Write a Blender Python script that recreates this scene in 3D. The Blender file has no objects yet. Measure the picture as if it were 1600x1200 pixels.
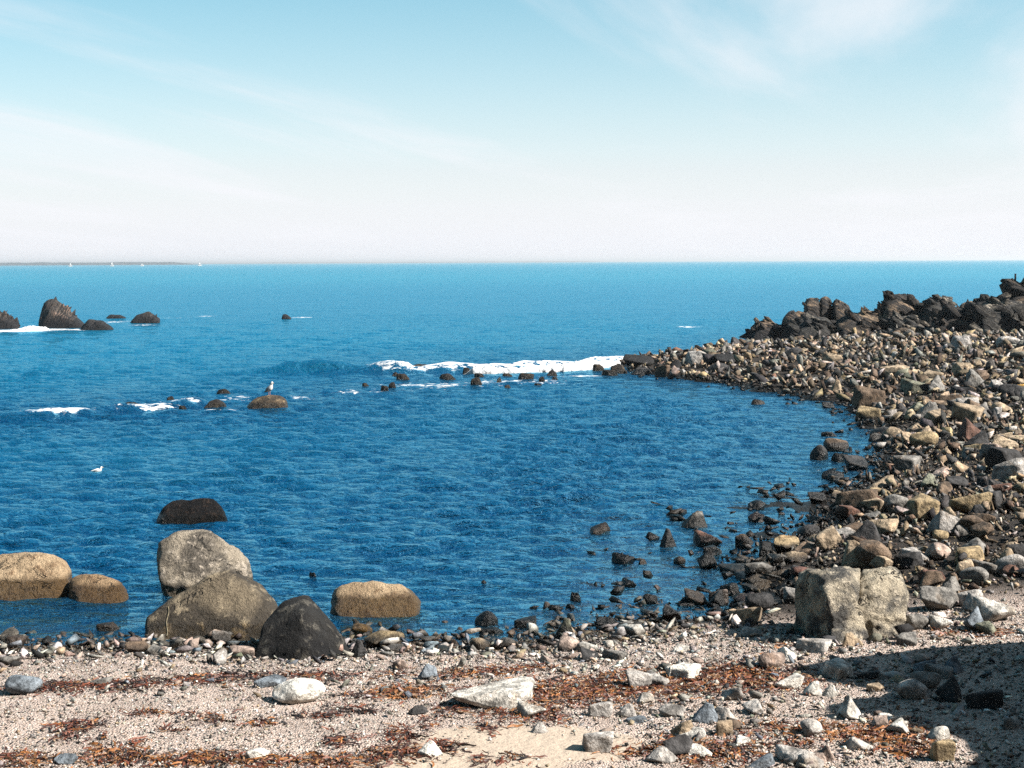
import bpy, bmesh, math, random
import numpy as np
from mathutils import Vector, Matrix
from mathutils.bvhtree import BVHTree

# ------------------------------------------------------------------ camera, sky, sun, exposure
SC = bpy.context.scene
COL = SC.collection
R = math.radians
FPX = 2200.0                      # focal length in pixels of the 1600 px wide photograph
CAM = np.array([0.0, 0.0, 3.6])
PITCH = math.atan((600 - 409) / FPX)
ROLL = R(0.27)
SUN_EL, SUN_BACK = R(41), R(17)   # the sun stands to the right, a little behind the camera
SUNV = np.array([math.cos(SUN_EL) * math.cos(SUN_BACK), -math.cos(SUN_EL) * math.sin(SUN_BACK), math.sin(SUN_EL)])

fw = np.array([0, math.cos(PITCH), -math.sin(PITCH)])
r0 = np.array([1.0, 0, 0]); u0 = np.array([0, math.sin(PITCH), math.cos(PITCH)])
rt = r0 * math.cos(ROLL) - u0 * math.sin(ROLL)
up = u0 * math.cos(ROLL) + r0 * math.sin(ROLL)
cam = bpy.data.cameras.new('camera'); cam_o = bpy.data.objects.new('camera', cam); COL.objects.link(cam_o)
cam_o.matrix_world = Matrix(((rt[0], up[0], -fw[0], CAM[0]), (rt[1], up[1], -fw[1], CAM[1]), (rt[2], up[2], -fw[2], CAM[2]), (0, 0, 0, 1)))
cam.sensor_width = 36.0; cam.lens = FPX / 1600 * 36
cam.clip_start = 0.1; cam.clip_end = 60000
SC.camera = cam_o

W = bpy.data.worlds.new('World'); SC.world = W; W.use_nodes = True
nt = W.node_tree; nt.nodes.clear()
def wn(t, **k):
    n = nt.nodes.new(t)
    for a, b in k.items(): setattr(n, a, b)
    return n
sky = wn('ShaderNodeTexSky', sky_type='NISHITA', sun_disc=False, sun_elevation=SUN_EL,
         sun_rotation=math.atan2(SUNV[0], SUNV[1]), air_density=1.0, dust_density=0.4, ozone_density=2.6)
bg = wn('ShaderNodeBackground'); bg.inputs[1].default_value = 0.05
wo = wn('ShaderNodeOutputWorld')
tc = wn('ShaderNodeTexCoord'); sep = wn('ShaderNodeSeparateXYZ')
nt.links.new(tc.outputs['Generated'], sep.inputs[0])
def wmath(op, a, b=None, clamp=False):
    n = wn('ShaderNodeMath', operation=op); n.use_clamp = clamp
    for i, v in enumerate((a, b)):
        if v is None: continue
        if isinstance(v, (int, float)): n.inputs[i].default_value = v
        else: nt.links.new(v, n.inputs[i])
    return n.outputs[0]
hs = wn('ShaderNodeHueSaturation'); hs.inputs['Hue'].default_value = 0.462; hs.inputs['Saturation'].default_value = 1.35; hs.inputs['Value'].default_value = 0.85
nt.links.new(sky.outputs[0], hs.inputs['Color'])
zc = wmath('MAXIMUM', sep.outputs['Z'], 0.0)
# thin marine haze low over the horizon, all the way round
hz = wmath('SUBTRACT', 1.0, wmath('POWER', wmath('SUBTRACT', 1.0, wmath('POWER', 2.718, wmath('MULTIPLY', zc, -12.0))), 2.0))
mixh = wn('ShaderNodeMix', data_type='RGBA'); nt.links.new(hz, mixh.inputs[0])
nt.links.new(hs.outputs[0], mixh.inputs[6]); mixh.inputs[7].default_value = (5.5, 5.6, 5.9, 1)
# wisps of high cloud on a flat layer seen in perspective
zd = wmath('ADD', zc, 0.045)
cx = wmath('DIVIDE', sep.outputs['X'], zd); cy = wmath('DIVIDE', sep.outputs['Y'], zd)
CA, CB, CC, CD = 0.9, -0.2, 0.3, -0.12     # the layer is drawn out into streaks
comb = wn('ShaderNodeCombineXYZ')
nt.links.new(wmath('ADD', wmath('MULTIPLY', cx, CA), wmath('MULTIPLY', cy, CB)), comb.inputs[0])
nt.links.new(wmath('ADD', wmath('MULTIPLY', cy, CC), wmath('MULTIPLY', cx, CD)), comb.inputs[1])
comb.inputs[2].default_value = 14.7
nz = wn('ShaderNodeTexNoise'); nz.inputs['Scale'].default_value = 0.6; nz.inputs['Detail'].default_value = 7; nz.inputs['Roughness'].default_value = 0.56; nz.inputs['Distortion'].default_value = 0.5
nt.links.new(comb.outputs[0], nz.inputs['Vector'])
cr = wn('ShaderNodeMapRange', interpolation_type='SMOOTHSTEP'); nt.links.new(nz.outputs[0], cr.inputs[0])
cr.inputs[1].default_value = 0.47; cr.inputs[2].default_value = 0.70; cr.inputs[4].default_value = 0.72
mixc = wn('ShaderNodeMix', data_type='RGBA'); nt.links.new(cr.outputs[0], mixc.inputs[0])
nt.links.new(mixh.outputs[2], mixc.inputs[6]); mixc.inputs[7].default_value = (5.7, 5.75, 6.0, 1)
nt.links.new(mixc.outputs[2], bg.inputs[0]); nt.links.new(bg.outputs[0], wo.inputs[0])

sl = bpy.data.lights.new('sun', 'SUN'); sl.energy = 5.0; sl.angle = R(0.53); sl.color = (1.0, 0.945, 0.87)
so = bpy.data.objects.new('sun', sl); COL.objects.link(so); so.location = (20, -10, 30)
so.rotation_euler = Vector(SUNV).to_track_quat('Z', 'Y').to_euler()

vs = SC.view_settings
vs.view_transform = 'Standard'; vs.look = 'None'; vs.exposure = 1.75; vs.gamma = 1.0; vs.use_curve_mapping = False
SC.render.engine = 'CYCLES'
SC.cycles.use_denoising = False; SC.cycles.sample_clamp_indirect = 1.2; SC.cycles.sample_clamp_direct = 1.2
SC.cycles.max_bounces = 8; SC.cycles.diffuse_bounces = 2; SC.cycles.glossy_bounces = 3
SC.cycles.transparent_max_bounces = 8; SC.cycles.volume_bounces = 0
SC.cycles.caustics_reflective = False; SC.cycles.caustics_refractive = False

# ------------------------------------------------------------------ helpers
rng = np.random.default_rng(11)
rnd = random.Random(5)
_perm = np.random.default_rng(3).permutation(256).astype(np.int64)
_perm = np.concatenate([_perm, _perm])
_g = np.random.default_rng(4).normal(size=(256, 3)); _g /= np.linalg.norm(_g, axis=1)[:, None]
def perlin(P):
    P = np.asarray(P, float); i = np.floor(P).astype(np.int64); f = P - i; i &= 255
    u = f * f * f * (f * (f * 6 - 15) + 10); out = 0
    for dx in (0, 1):
        wx = u[:, 0] if dx else 1 - u[:, 0]
        for dy in (0, 1):
            wy = u[:, 1] if dy else 1 - u[:, 1]
            for dz in (0, 1):
                wz = u[:, 2] if dz else 1 - u[:, 2]
                h = _perm[_perm[_perm[(i[:, 0] + dx) & 255] + ((i[:, 1] + dy) & 255)] + ((i[:, 2] + dz) & 255)]
                out = out + wx * wy * wz * np.einsum('ij,ij->i', _g[h], f - np.array([dx, dy, dz]))
    return out
def fbm(P, octaves=4, gain=0.5):
    a, s, t = 1.0, 1.0, 0
    for k in range(octaves):
        t = t + a * perlin(np.asarray(P) * s + k * 17.3); a *= gain; s *= 2.03
    return t
def ridged(P, octaves=4):
    a, s, t = 1.0, 1.0, 0
    for k in range(octaves):
        t = t + a * (1 - 2.2 * np.abs(perlin(np.asarray(P) * s + k * 9.1))); a *= 0.5; s *= 2.1
    return t
def sstep(a, b, x):
    t = np.clip((np.asarray(x, float) - a) / (b - a), 0, 1); return t * t * (3 - 2 * t)

def ray(px, py):
    d = fw + rt * ((px - 800) / FPX) - up * ((py - 600) / FPX); return d
def on_plane_z(px, py, z=0.0):
    d = ray(px, py); return CAM + d * ((z - CAM[2]) / d[2])
def on_plane_y(px, py, y):
    d = ray(px, py); return CAM + d * ((y - CAM[1]) / d[1])
def project(P):
    v = np.asarray(P) - CAM; w = v @ fw
    return np.stack([800 + FPX * (v @ rt) / w, 600 - FPX * (v @ up) / w, w], -1)

# the land's edge at water level, worked out once from the view and then a curve on the map
shore_px = [(0, 1012), (130, 1004), (230, 998), (330, 1000), (430, 1010), (560, 1003), (700, 1004), (820, 1000), (930, 986), (1040, 972), (1120, 958),
            (1168, 935), (1172, 905), (1160, 880), (1200, 855), (1245, 832), (1290, 800), (1318, 765), (1368, 738), (1380, 695), (1364, 655), (1330, 633),
            (1200, 612), (1120, 598), (1050, 590), (985, 580), (972, 573), (988, 563), (1070, 556), (1130, 552), (1172, 545)]
shore = [tuple(on_plane_z(*p)[:2]) for p in shore_px]
LAND = np.array([(-60, 14.5), (-12, 13.4)] + shore + [(11.5, 66), (15, 76), (90, 82), (90, -30), (-60, -30)])
def sdist(x, y):
    P = np.stack([x, y], -1).reshape(-1, 2); A = LAND; B = np.roll(LAND, -1, 0)
    best = np.full(len(P), 1e9); ins = np.zeros(len(P), bool)
    for a, b in zip(A, B):
        e = b - a; t = np.clip(((P - a) @ e) / (e @ e), 0, 1)
        d = np.hypot(*(P - a - t[:, None] * e).T); best = np.minimum(best, d)
        c = ((a[1] > P[:, 1]) != (b[1] > P[:, 1]))
        with np.errstate(divide='ignore', invalid='ignore'):
            xi = (b[0] - a[0]) * (P[:, 1] - a[1]) / (b[1] - a[1]) + a[0]
        ins ^= c & (P[:, 0] < xi)
    return np.where(ins, best, -best).reshape(np.shape(x))
REEF = np.array([on_plane_z(*p)[:2] for p in [(975, 575), (850, 592), (700, 592), (600, 608), (420, 634), (280, 638), (190, 638)]])
def line_dist(x, y, L):
    P = np.stack([x, y], -1).reshape(-1, 2); best = np.full(len(P), 1e9)
    for a, b in zip(L[:-1], L[1:]):
        e = b - a; t = np.clip(((P - a) @ e) / (e @ e), 0, 1)
        best = np.minimum(best, np.hypot(*(P - a - t[:, None] * e).T))
    return best.reshape(np.shape(x))
def rubble(x, y):
    return sstep(12.7, 14.0, y - 0.05 * x) * sstep(1.2, 2.4, x)
def height(x, y):
    x = np.asarray(x, float); y = np.asarray(y, float); s = sdist(x, y); k = rubble(x, y)
    land = (1 - k) * 0.85 * (1 - np.exp(-np.maximum(s, 0) * 0.14 / 0.85)) + k * 1.1 * (1 - np.exp(-np.maximum(s, 0) * 0.17 / 1.1))
    land = land + 1.2 * sstep(6, 1, y)
    sl_ = 0.13 - 0.08 * sstep(-0.5, 1.2, x) * sstep(26, 20, y); sea = -2.0 * (1 - np.exp(np.minimum(s, 0) * sl_ / 2.0))
    z = np.where(s > 0, land, sea)
    z = np.maximum(z, np.where(s > 0, -9, -0.22 - 0.12 * line_dist(x, y, REEF)))
    P = np.stack([x, y, np.zeros_like(x)], -1).reshape(-1, 3)
    n = (fbm(P * 0.45, 3) * 0.09 + fbm(P * 1.9, 3) * 0.022).reshape(x.shape)
    return z + n * (0.45 + 0.9 * k) * sstep(-3, 1.0, s + 1.5)
_T = np.concatenate([np.arange(6, 20, 0.03), np.arange(20, 90, 0.12)])
def ground_at(px, py):
    d = ray(px, py); d = d / d[1]; P = CAM + d * _T[:, None]
    h = np.maximum(height(P[:, 0], P[:, 1]), -9); i = np.argmax(P[:, 2] < h)
    return P[i] if P[i, 2] < h[i] else on_plane_z(px, py)
def water_at(px, py):
    g = ground_at(px, py); return on_plane_z(px, py) if g[2] < 0 else g

def mesh_np(name, V, F, smooth=True):
    me = bpy.data.meshes.new(name); V = np.asarray(V, np.float32); F = np.asarray(F, np.int32); n, m = F.shape
    me.vertices.add(len(V)); me.vertices.foreach_set('co', V.ravel())
    me.loops.add(n * m); me.loops.foreach_set('vertex_index', F.ravel())
    me.polygons.add(n); me.polygons.foreach_set('loop_start', np.arange(0, n * m, m, dtype=np.int32))
    if smooth: me.polygons.foreach_set('use_smooth', np.ones(n, bool))
    me.update(calc_edges=True); return me
def attr(me, name, vals, kind='FLOAT'):
    a = me.attributes.new(name, kind, 'POINT')
    a.data.foreach_set('color' if kind == 'FLOAT_COLOR' else 'value', np.asarray(vals, np.float32).ravel())
def obj(name, me, mat=None, parent=None, loc=None):
    o = bpy.data.objects.new(name, me); COL.objects.link(o)
    if mat is not None and me is not None and not me.materials: me.materials.append(mat)
    if parent is not None: o.parent = parent
    if loc is not None: o.location = loc
    return o
def tag(o, label, cat=None, group=None, kind=None):
    o['label'] = label
    if cat: o['category'] = cat
    if group: o['group'] = group
    if kind: o['kind'] = kind
    return o
def grid_faces(nu, nv):
    i = np.arange(nu - 1)[:, None] * nv + np.arange(nv - 1)[None]
    return np.stack([i, i + 1, i + nv + 1, i + nv], -1).reshape(-1, 4)

_ico = {}
def ico(sub):
    if sub not in _ico:
        bm = bmesh.new(); bmesh.ops.create_icosphere(bm, subdivisions=sub, radius=1)
        V = np.array([v.co[:] for v in bm.verts]); F = np.array([[v.index for v in f.verts] for f in bm.faces]); bm.free()
        _ico[sub] = (V / np.linalg.norm(V, axis=1)[:, None], F)
    return _ico[sub]
def hull_planes(pts):
    bm = bmesh.new()
    for p in pts: bm.verts.new(p)
    bmesh.ops.convex_hull(bm, input=bm.verts); bm.normal_update()
    c = np.mean(pts, 0); N, D = [], []
    for f in sorted(bm.faces, key=lambda f: -f.calc_area()):
        n = np.array(f.normal); d = (np.array(f.verts[0].co) - c) @ n
        if d < 0: n, d = -n, -d
        if d < 1e-4 or any(n @ m > 0.985 for m in N): continue
        N.append(n); D.append(d)
    bm.free(); return np.array(N), np.array(D), c
def star(N, D, c, p, sub, stretch=None):
    U, F = ico(sub)
    if stretch is not None:
        U = U * stretch; U = U / np.linalg.norm(U, axis=1)[:, None]
    q = np.clip(U @ N.T / D, 0, None); m = q.max(1)
    r = 1 / (m * ((q / m[:, None]) ** p).sum(1) ** (1 / p))
    return c + U * r[:, None], F, U

# ------------------------------------------------------------------ materials
class NT:
    def __init__(s, name):
        s.m = bpy.data.materials.new(name); s.m.use_nodes = True; s.t = s.m.node_tree; s.t.nodes.clear()
        s.out = s.n('ShaderNodeOutputMaterial')
    def n(s, t, **k):
        x = s.t.nodes.new(t)
        for a, b in k.items(): setattr(x, a, b)
        return x
    def put(s, sock, v):
        if v is None: return
        if hasattr(v, 'links') or isinstance(v, bpy.types.NodeSocket): s.t.links.new(v, sock)
        else:
            if isinstance(v, tuple) and len(v) == 3 and sock.type == 'RGBA': v = v + (1,)
            sock.default_value = v
    def math(s, op, a, b=None, clamp=False):
        x = s.n('ShaderNodeMath', operation=op); x.use_clamp = clamp; s.put(x.inputs[0], a); s.put(x.inputs[1], b); return x.outputs[0]
    def noise(s, vec, scale, detail=4, rough=0.55, dist=0.0, out=0):
        x = s.n('ShaderNodeTexNoise'); s.put(x.inputs['Vector'], vec); s.put(x.inputs['Scale'], scale)
        x.inputs['Detail'].default_value = detail; x.inputs['Roughness'].default_value = rough; x.inputs['Distortion'].default_value = dist
        return x.outputs[out]
    def voro(s, vec, scale, feature='F1', out='Distance', rand=1.0):
        x = s.n('ShaderNodeTexVoronoi', feature=feature); s.put(x.inputs['Vector'], vec); s.put(x.inputs['Scale'], scale); x.inputs['Randomness'].default_value = rand
        return x.outputs[out]
    def rng(s, v, a, b, c=0.0, d=1.0, smooth=True):
        x = s.n('ShaderNodeMapRange', interpolation_type='SMOOTHSTEP' if smooth else 'LINEAR'); s.put(x.inputs[0], v)
        for i, q in enumerate((a, b, c, d)): s.put(x.inputs[i + 1], q)
        return x.outputs[0]
    def mix(s, f, a, b, mode='MIX'):
        x = s.n('ShaderNodeMix', data_type='RGBA', blend_type=mode); s.put(x.inputs[0], f); s.put(x.inputs[6], a); s.put(x.inputs[7], b); return x.outputs[2]
    def ramp(s, v, stops, interp='LINEAR'):
        x = s.n('ShaderNodeValToRGB'); s.put(x.inputs[0], v); e = x.color_ramp; e.interpolation = interp
        while len(e.elements) < len(stops): e.elements.new(0.5)
        for q, (p, c) in zip(e.elements, stops): q.position = p; q.color = tuple(c) + (1,)
        return x.outputs[0]
    def vmul(s, v, k):
        x = s.n('ShaderNodeVectorMath', operation='MULTIPLY'); s.put(x.inputs[0], v); x.inputs[1].default_value = k; return x.outputs[0]
    def bump(s, h, strength, dist, nrm=None):
        x = s.n('ShaderNodeBump'); s.put(x.inputs['Height'], h); x.inputs['Strength'].default_value = strength; x.inputs['Distance'].default_value = dist
        if nrm is not None: s.put(x.inputs['Normal'], nrm)
        return x.outputs[0]
    def bsdf(s, col, rough, nrm=None, spec=0.35, k=0.66):
        col = s.mix(1.0, col, (k, k, k), 'MULTIPLY'); x = s.n('ShaderNodeBsdfPrincipled'); s.put(x.inputs['Base Color'], col); s.put(x.inputs['Roughness'], rough)
        s.put(x.inputs['Normal'], nrm); x.inputs['Specular IOR Level'].default_value = spec
        s.t.links.new(x.outputs[0], s.out.inputs[0]); return x

def wetness(s, pos, top=0.06, spread=0.07):
    """1 where the sea keeps the stone wet and weed-stained, 0 where it stays dry"""
    sp = s.n('ShaderNodeSeparateXYZ'); s.put(sp.inputs[0], pos)
    z = s.math('ADD', sp.outputs[2], s.math('MULTIPLY', s.noise(pos, 2.5, 3), -0.08))
    return s.rng(z, top - 0.04, top - 0.04 + spread, 1.0, 0.0)

def stone_mat(name, source, lo=0.45, hi=1.35, wet_top=0.07, wet_dark=0.22, bump=0.6):
    s = NT(name); pos = s.n('ShaderNodeNewGeometry').outputs['Position']
    if source == 'attr':
        a = s.n('ShaderNodeAttribute'); a.attribute_name = 'col'; base = a.outputs['Color']
    else:
        base = s.n('ShaderNodeObjectInfo').outputs['Color']
    n1 = s.noise(pos, 9, 6, 0.62); n2 = s.noise(pos, 60, 3, 0.7)
    f = s.math('MULTIPLY', s.rng(n1, 0.3, 0.7, lo, hi), s.rng(n2, 0.3, 0.7, 0.7, 1.25))
    c = s.mix(1.0, base, s.rng(f, 0, 2, 0, 2, False), 'MULTIPLY')
    stain = s.rng(s.noise(pos, 4, 4, 0.6, 0.6), 0.55, 0.68, 0.0, 0.55)
    c = s.mix(stain, c, s.mix(1.0, c, (0.55, 0.42, 0.3), 'MULTIPLY'))
    w = wetness(s, pos, wet_top)
    c = s.mix(w, c, s.mix(1.0, c, (wet_dark, wet_dark * 0.92, wet_dark * 0.82), 'MULTIPLY'))
    h = s.math('ADD', s.math('MULTIPLY', n1, 0.7), s.math('MULTIPLY', s.noise(pos, 28, 5, 0.65), 0.4))
    s.bsdf(c, s.rng(w, 0, 1, 0.88, 0.38), s.bump(h, bump, 0.06), 0.22); return s.m

def boulder_mat(name, c1, c2, c3, scale=3.0, wet_top=0.1, wet_dark=0.3, crack=0.5, speck=0.35, bump=0.7, vein=0.0, spec=0.22):
    s = NT(name); pos = s.n('ShaderNodeNewGeometry').outputs['Position']
    n1 = s.noise(pos, scale, 7, 0.62, 0.5); n2 = s.noise(pos, scale * 3.3, 6, 0.65, 0.3); n3 = s.noise(pos, 90, 3, 0.7)
    c = s.mix(s.rng(n1, 0.4, 0.62), c1, c2)
    c = s.mix(s.rng(n2, 0.52, 0.68), c, c3)
    c = s.mix(1.0, c, s.rng(n3, 0.3, 0.7, 1 - speck, 1 + speck), 'MULTIPLY')
    warp = s.n('ShaderNodeVectorMath', operation='ADD'); s.put(warp.inputs[0], pos)
    s.put(warp.inputs[1], s.vmul(s.noise(pos, 2.2, 4, 0.6, 0, 1), (0.5, 0.5, 0.5)))
    cd = s.math('ABSOLUTE', s.math('SUBTRACT', s.noise(s.vmul(warp.outputs[0], (1.0, 1.0, 0.55)), scale * 0.9, 4, 0.6, 0.4), 0.5))
    ck = s.math('MULTIPLY', s.rng(cd, 0.0, 0.016, 1.0, 0.0), s.rng(s.noise(pos, 2.3, 2), 0.48, 0.6))
    c = s.mix(s.math('MULTIPLY', ck, crack), c, (0.02, 0.018, 0.016))
    if vein:
        vd = s.math('ABSOLUTE', s.math('SUBTRACT', s.noise(pos, 1.3, 3, 0.5, 1.2), 0.5))
        c = s.mix(s.math('MULTIPLY', s.rng(vd, 0.0, 0.02, 1.0, 0.0), vein), c, (0.5, 0.46, 0.4))
    w = wetness(s, pos, wet_top)
    c = s.mix(w, c, s.mix(1.0, c, (wet_dark, wet_dark * 0.85, wet_dark * 0.6), 'MULTIPLY'))
    h = s.math('SUBTRACT', s.math('ADD', n2, s.math('MULTIPLY', s.noise(pos, 24, 6, 0.7), 0.5)), s.math('MULTIPLY', ck, 0.5))
    h = s.math('ADD', h, s.math('MULTIPLY', n3, 0.15))
    s.bsdf(c, s.rng(w, 0, 1, 0.9, 0.4), s.bump(h, bump, 0.08), spec); return s.m

def crag_mat(name, dark, mid, light, axis=(0.75, 0.2, 1.0), black_to=0.9):
    """layered shore rock: black with lichen and weed low down, bare brown and tan beds above"""
    s = NT(name); pos = s.n('ShaderNodeNewGeometry').outputs['Position']
    dp = s.n('ShaderNodeVectorMath', operation='DOT_PRODUCT'); s.put(dp.inputs[0], pos); dp.inputs[1].default_value = axis
    q = s.math('ADD', dp.outputs['Value'], s.math('MULTIPLY', s.noise(pos, 0.9, 4, 0.6), 0.8))
    w1 = s.n('ShaderNodeTexNoise', noise_dimensions='1D'); s.put(w1.inputs['W'], q); w1.inputs['Scale'].default_value = 7; w1.inputs['Detail'].default_value = 5; w1.inputs['Roughness'].default_value = 0.7
    bed = w1.outputs[0]; n1 = s.noise(pos, 1.1, 6, 0.65, 0.4); n2 = s.noise(pos, 7, 5, 0.65)
    c = s.mix(s.rng(bed, 0.42, 0.62), dark, mid)
    c = s.mix(s.math('MULTIPLY', s.rng(n1, 0.5, 0.64), s.rng(bed, 0.4, 0.6)), c, light)
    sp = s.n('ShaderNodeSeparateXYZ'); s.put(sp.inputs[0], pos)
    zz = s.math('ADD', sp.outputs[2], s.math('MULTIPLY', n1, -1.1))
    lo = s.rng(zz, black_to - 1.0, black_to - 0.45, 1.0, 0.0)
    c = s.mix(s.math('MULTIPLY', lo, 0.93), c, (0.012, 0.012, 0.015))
    c = s.mix(1.0, c, s.rng(n2, 0.3, 0.7, 0.5, 1.4), 'MULTIPLY')
    h = s.math('ADD', s.math('MULTIPLY', bed, 0.9), s.math('MULTIPLY', s.noise(pos, 5, 6, 0.7), 0.8))
    s.bsdf(c, 0.8, s.bump(h, 1.0, 0.22), 0.25); return s.m

def plain(name, col, rough=0.6, spec=0.3, var=0.25, scale=40):
    s = NT(name); pos = s.n('ShaderNodeNewGeometry').outputs['Position']
    c = s.mix(1.0, col, s.rng(s.noise(pos, scale, 4), 0.3, 0.7, 1 - var, 1 + var), 'MULTIPLY'); s.bsdf(c, rough, None, spec); return s.m

# ------------------------------------------------------------------ the beach and sea bed: one sheet
def lin(a, b, step): return np.arange(a, b - 1e-6, step)
gx = np.concatenate([lin(-60, -9, 3), lin(-9, 8, 0.11), lin(8, 24, 0.3), lin(24, 91, 4)])
gy = np.concatenate([lin(-30, 7, 1.5), lin(7, 17, 0.08), lin(17, 62, 0.3), lin(62, 110, 2)])
GX, GY = np.meshgrid(gx, gy, indexing='ij'); GZ = height(GX, GY)
gm = mesh_np('beach', np.stack([GX, GY, GZ], -1).reshape(-1, 3), grid_faces(len(gx), len(gy)))
rub_at = rubble(GX, GY)
attr(gm, 'rub', rub_at)
SANDY = [(800, 1160, 0.9, 0.55), (900, 1168, 0.7, 0.4), (690, 1195, 0.9, 0.4)]
sandy = np.zeros(GX.shape)
for (px, py, rx, ry) in SANDY:
    c = ground_at(px, py); sandy = np.maximum(sandy, np.exp(-((GX - c[0]) / rx) ** 2 - ((GY - c[1]) / ry) ** 2))
attr(gm, 'sandy', sandy)
s = NT('beach gravel and sand'); pos = s.n('ShaderNodeNewGeometry').outputs['Position']
def at_(s, name):
    a = s.n('ShaderNodeAttribute'); a.attribute_name = name; return a.outputs['Fac']
v1 = s.voro(pos, 62, 'F1', 'Color'); v2 = s.voro(pos, 130, 'F1', 'Color'); d1 = s.voro(pos, 62)
sx = s.n('ShaderNodeSeparateColor'); s.put(sx.inputs[0], v1); sy = s.n('ShaderNodeSeparateColor'); s.put(sy.inputs[0], v2)
stops = [(0.0, (0.08, 0.066, 0.06)), (0.12, (0.29, 0.225, 0.19)), (0.4, (0.45, 0.345, 0.285)), (0.7, (0.53, 0.415, 0.35)), (0.88, (0.62, 0.56, 0.51)), (1.0, (0.30, 0.22, 0.19))]
grav = s.mix(0.45, s.ramp(sx.outputs[0], stops), s.ramp(sy.outputs[1], stops))
grav = s.mix(1.0, grav, s.rng(s.noise(pos, 2.2, 5, 0.6), 0.3, 0.7, 0.78, 1.15), 'MULTIPLY')
fine = s.mix(s.noise(pos, 5, 5, 0.6), (0.39, 0.31, 0.24), (0.47, 0.385, 0.305))
fine = s.mix(1.0, fine, s.rng(s.noise(pos, 220, 2, 0.6), 0.3, 0.7, 0.75, 1.2), 'MULTIPLY')
sf = s.rng(s.math('ADD', at_(s, 'sandy'), s.math('MULTIPLY', s.math('SUBTRACT', s.noise(pos, 3.5, 5, 0.65), 0.5), 1.0)), 0.42, 0.62)
c = s.mix(sf, grav, fine)
gap_shade = s.mix(s.noise(pos, 6, 5, 0.6), (0.012, 0.01, 0.009), (0.05, 0.04, 0.032))  # near-black ground colour stands in for shade in the gaps between stones
c = s.mix(at_(s, 'rub'), c, gap_shade)
wv = wetness(s, pos, 0.04, 0.06)
c = s.mix(wv, c, s.mix(1.0, c, (0.2, 0.17, 0.13), 'MULTIPLY'))
hb = s.math('ADD', s.math('MULTIPLY', s.math('SUBTRACT', 1.0, d1), s.math('SUBTRACT', 1.0, s.math('MULTIPLY', sf, 0.9))), s.math('MULTIPLY', s.noise(pos, 14, 5, 0.6), 1.2))
s.bsdf(c, s.rng(wv, 0, 1, 0.95, 0.4), s.bump(hb, 0.8, 0.025), 0.2)
BEACH = obj('beach', gm, s.m); BEACH['kind'] = 'structure'; BEACH['label'] = 'pale gravel and sand beach running down into the shallows of the cove'

# ------------------------------------------------------------------ the sea: one sheet of real waves out to the horizon
def polyw(pts): return np.array([on_plane_z(*p)[:2] for p in pts])
BREAKER = polyw([(330, 585), (480, 580), (560, 580), (620, 582), (700, 580), (800, 578), (900, 574), (978, 566)])
BREAKER2 = polyw([(-60, 657), (0, 656), (70, 654), (130, 650), (200, 642), (300, 634)])
wr = np.random.default_rng(8)
comps = []
for lam in np.geomspace(0.18, 6.0, 70):
    th = math.pi / 2 + wr.normal(0, 0.50 if lam < 0.5 else 0.32); k = 2 * math.pi / lam
    comps.append((lam, k * math.cos(th), k * math.sin(th), wr.uniform(0, 6.28), lam))
def wave_z(x, y, spacing):
    s_ = sdist(x, y); calm = 0.4 + 0.6 * sstep(0.0, 5.0, -s_)
    patch = 0.75 + 0.9 * fbm(np.stack([x * 0.16, y * 0.07, 0 * x], -1).reshape(-1, 3), 3).reshape(x.shape)
    z = 0 * x
    for lam, kx, ky, ph, a in comps:
        amp = (0.0235 * lam * (0.6 + 0.4 * sstep(.25, .6, lam)) * math.exp(-(lam / 1.0) ** 2) + 0.0022 * sstep(1, 4, lam)) * sstep(2.0, 4.0, lam / spacing)
        a_ = kx * x + ky * y + ph; z = z + amp * (np.sin(a_) + 0.25 * np.cos(2 * a_))
    z = z * calm * np.clip(patch, 0.3, 1.6)
    # two swells that feel the reef
    d = line_dist(x, y, BREAKER); lobes = 0.7 + 0.6 * fbm(np.stack([x * 0.7, y * 0.3, 0 * x], -1).reshape(-1, 3), 2).reshape(x.shape)
    z = z + np.where(x < -3.4, 0.46, 0.34) * np.exp(-(d / 0.45) ** 2) * lobes * sstep(BREAKER[0][0] - 1, BREAKER[0][0] + 3, x)
    z = z + 0.27 * np.exp(-(line_dist(x, y, BREAKER2) / 0.4) ** 2) * lobes
    return z
rows = [8.0]
while rows[-1] < 24000: rows.append(rows[-1] * (1.0038 if rows[-1] < 100 else 1.007 if rows[-1] < 320 else 1.03 if rows[-1] < 1000 else 1.12))
rows = np.array(rows); slo = np.linspace(-0.72, 0.72, 400)
near = rows < 320
SY, SS = np.meshgrid(rows, slo, indexing='ij'); SX = SY * SS
SZ = np.zeros(SX.shape)
nn = near.sum(); SZ[:nn] = wave_z(SX[:nn], SY[:nn], np.where(SY[:nn] < 100, SY[:nn] * 0.0038, SY[:nn] * 0.006))
SZ[:nn] *= sstep(320, 250, SY[:nn])
dep_fade = np.full(SX.shape, 4.0); dep_fade[:nn] = np.maximum(0, -height(SX[:nn], SY[:nn]))
dep_fade[:nn] = np.minimum(dep_fade[:nn], 2.0) + 3 * sstep(18, 110, SY[:nn]) + 3 * sstep(60, 420, SY[:nn]); dep_fade[nn:] = 5.0 + 3 * sstep(60, 420, SY[nn:])  # distance is added to the depth so the far water can pale
foam = np.zeros(SX.shape)
def foam_px(lst):
    for (px, py, rx, ry, a) in lst:
        c = on_plane_z(px, py); foam[:nn] = np.maximum(foam[:nn], a * np.exp(-((SX[:nn] - c[0]) / rx) ** 2 - ((SY[:nn] - c[1]) / ry) ** 2))
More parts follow.
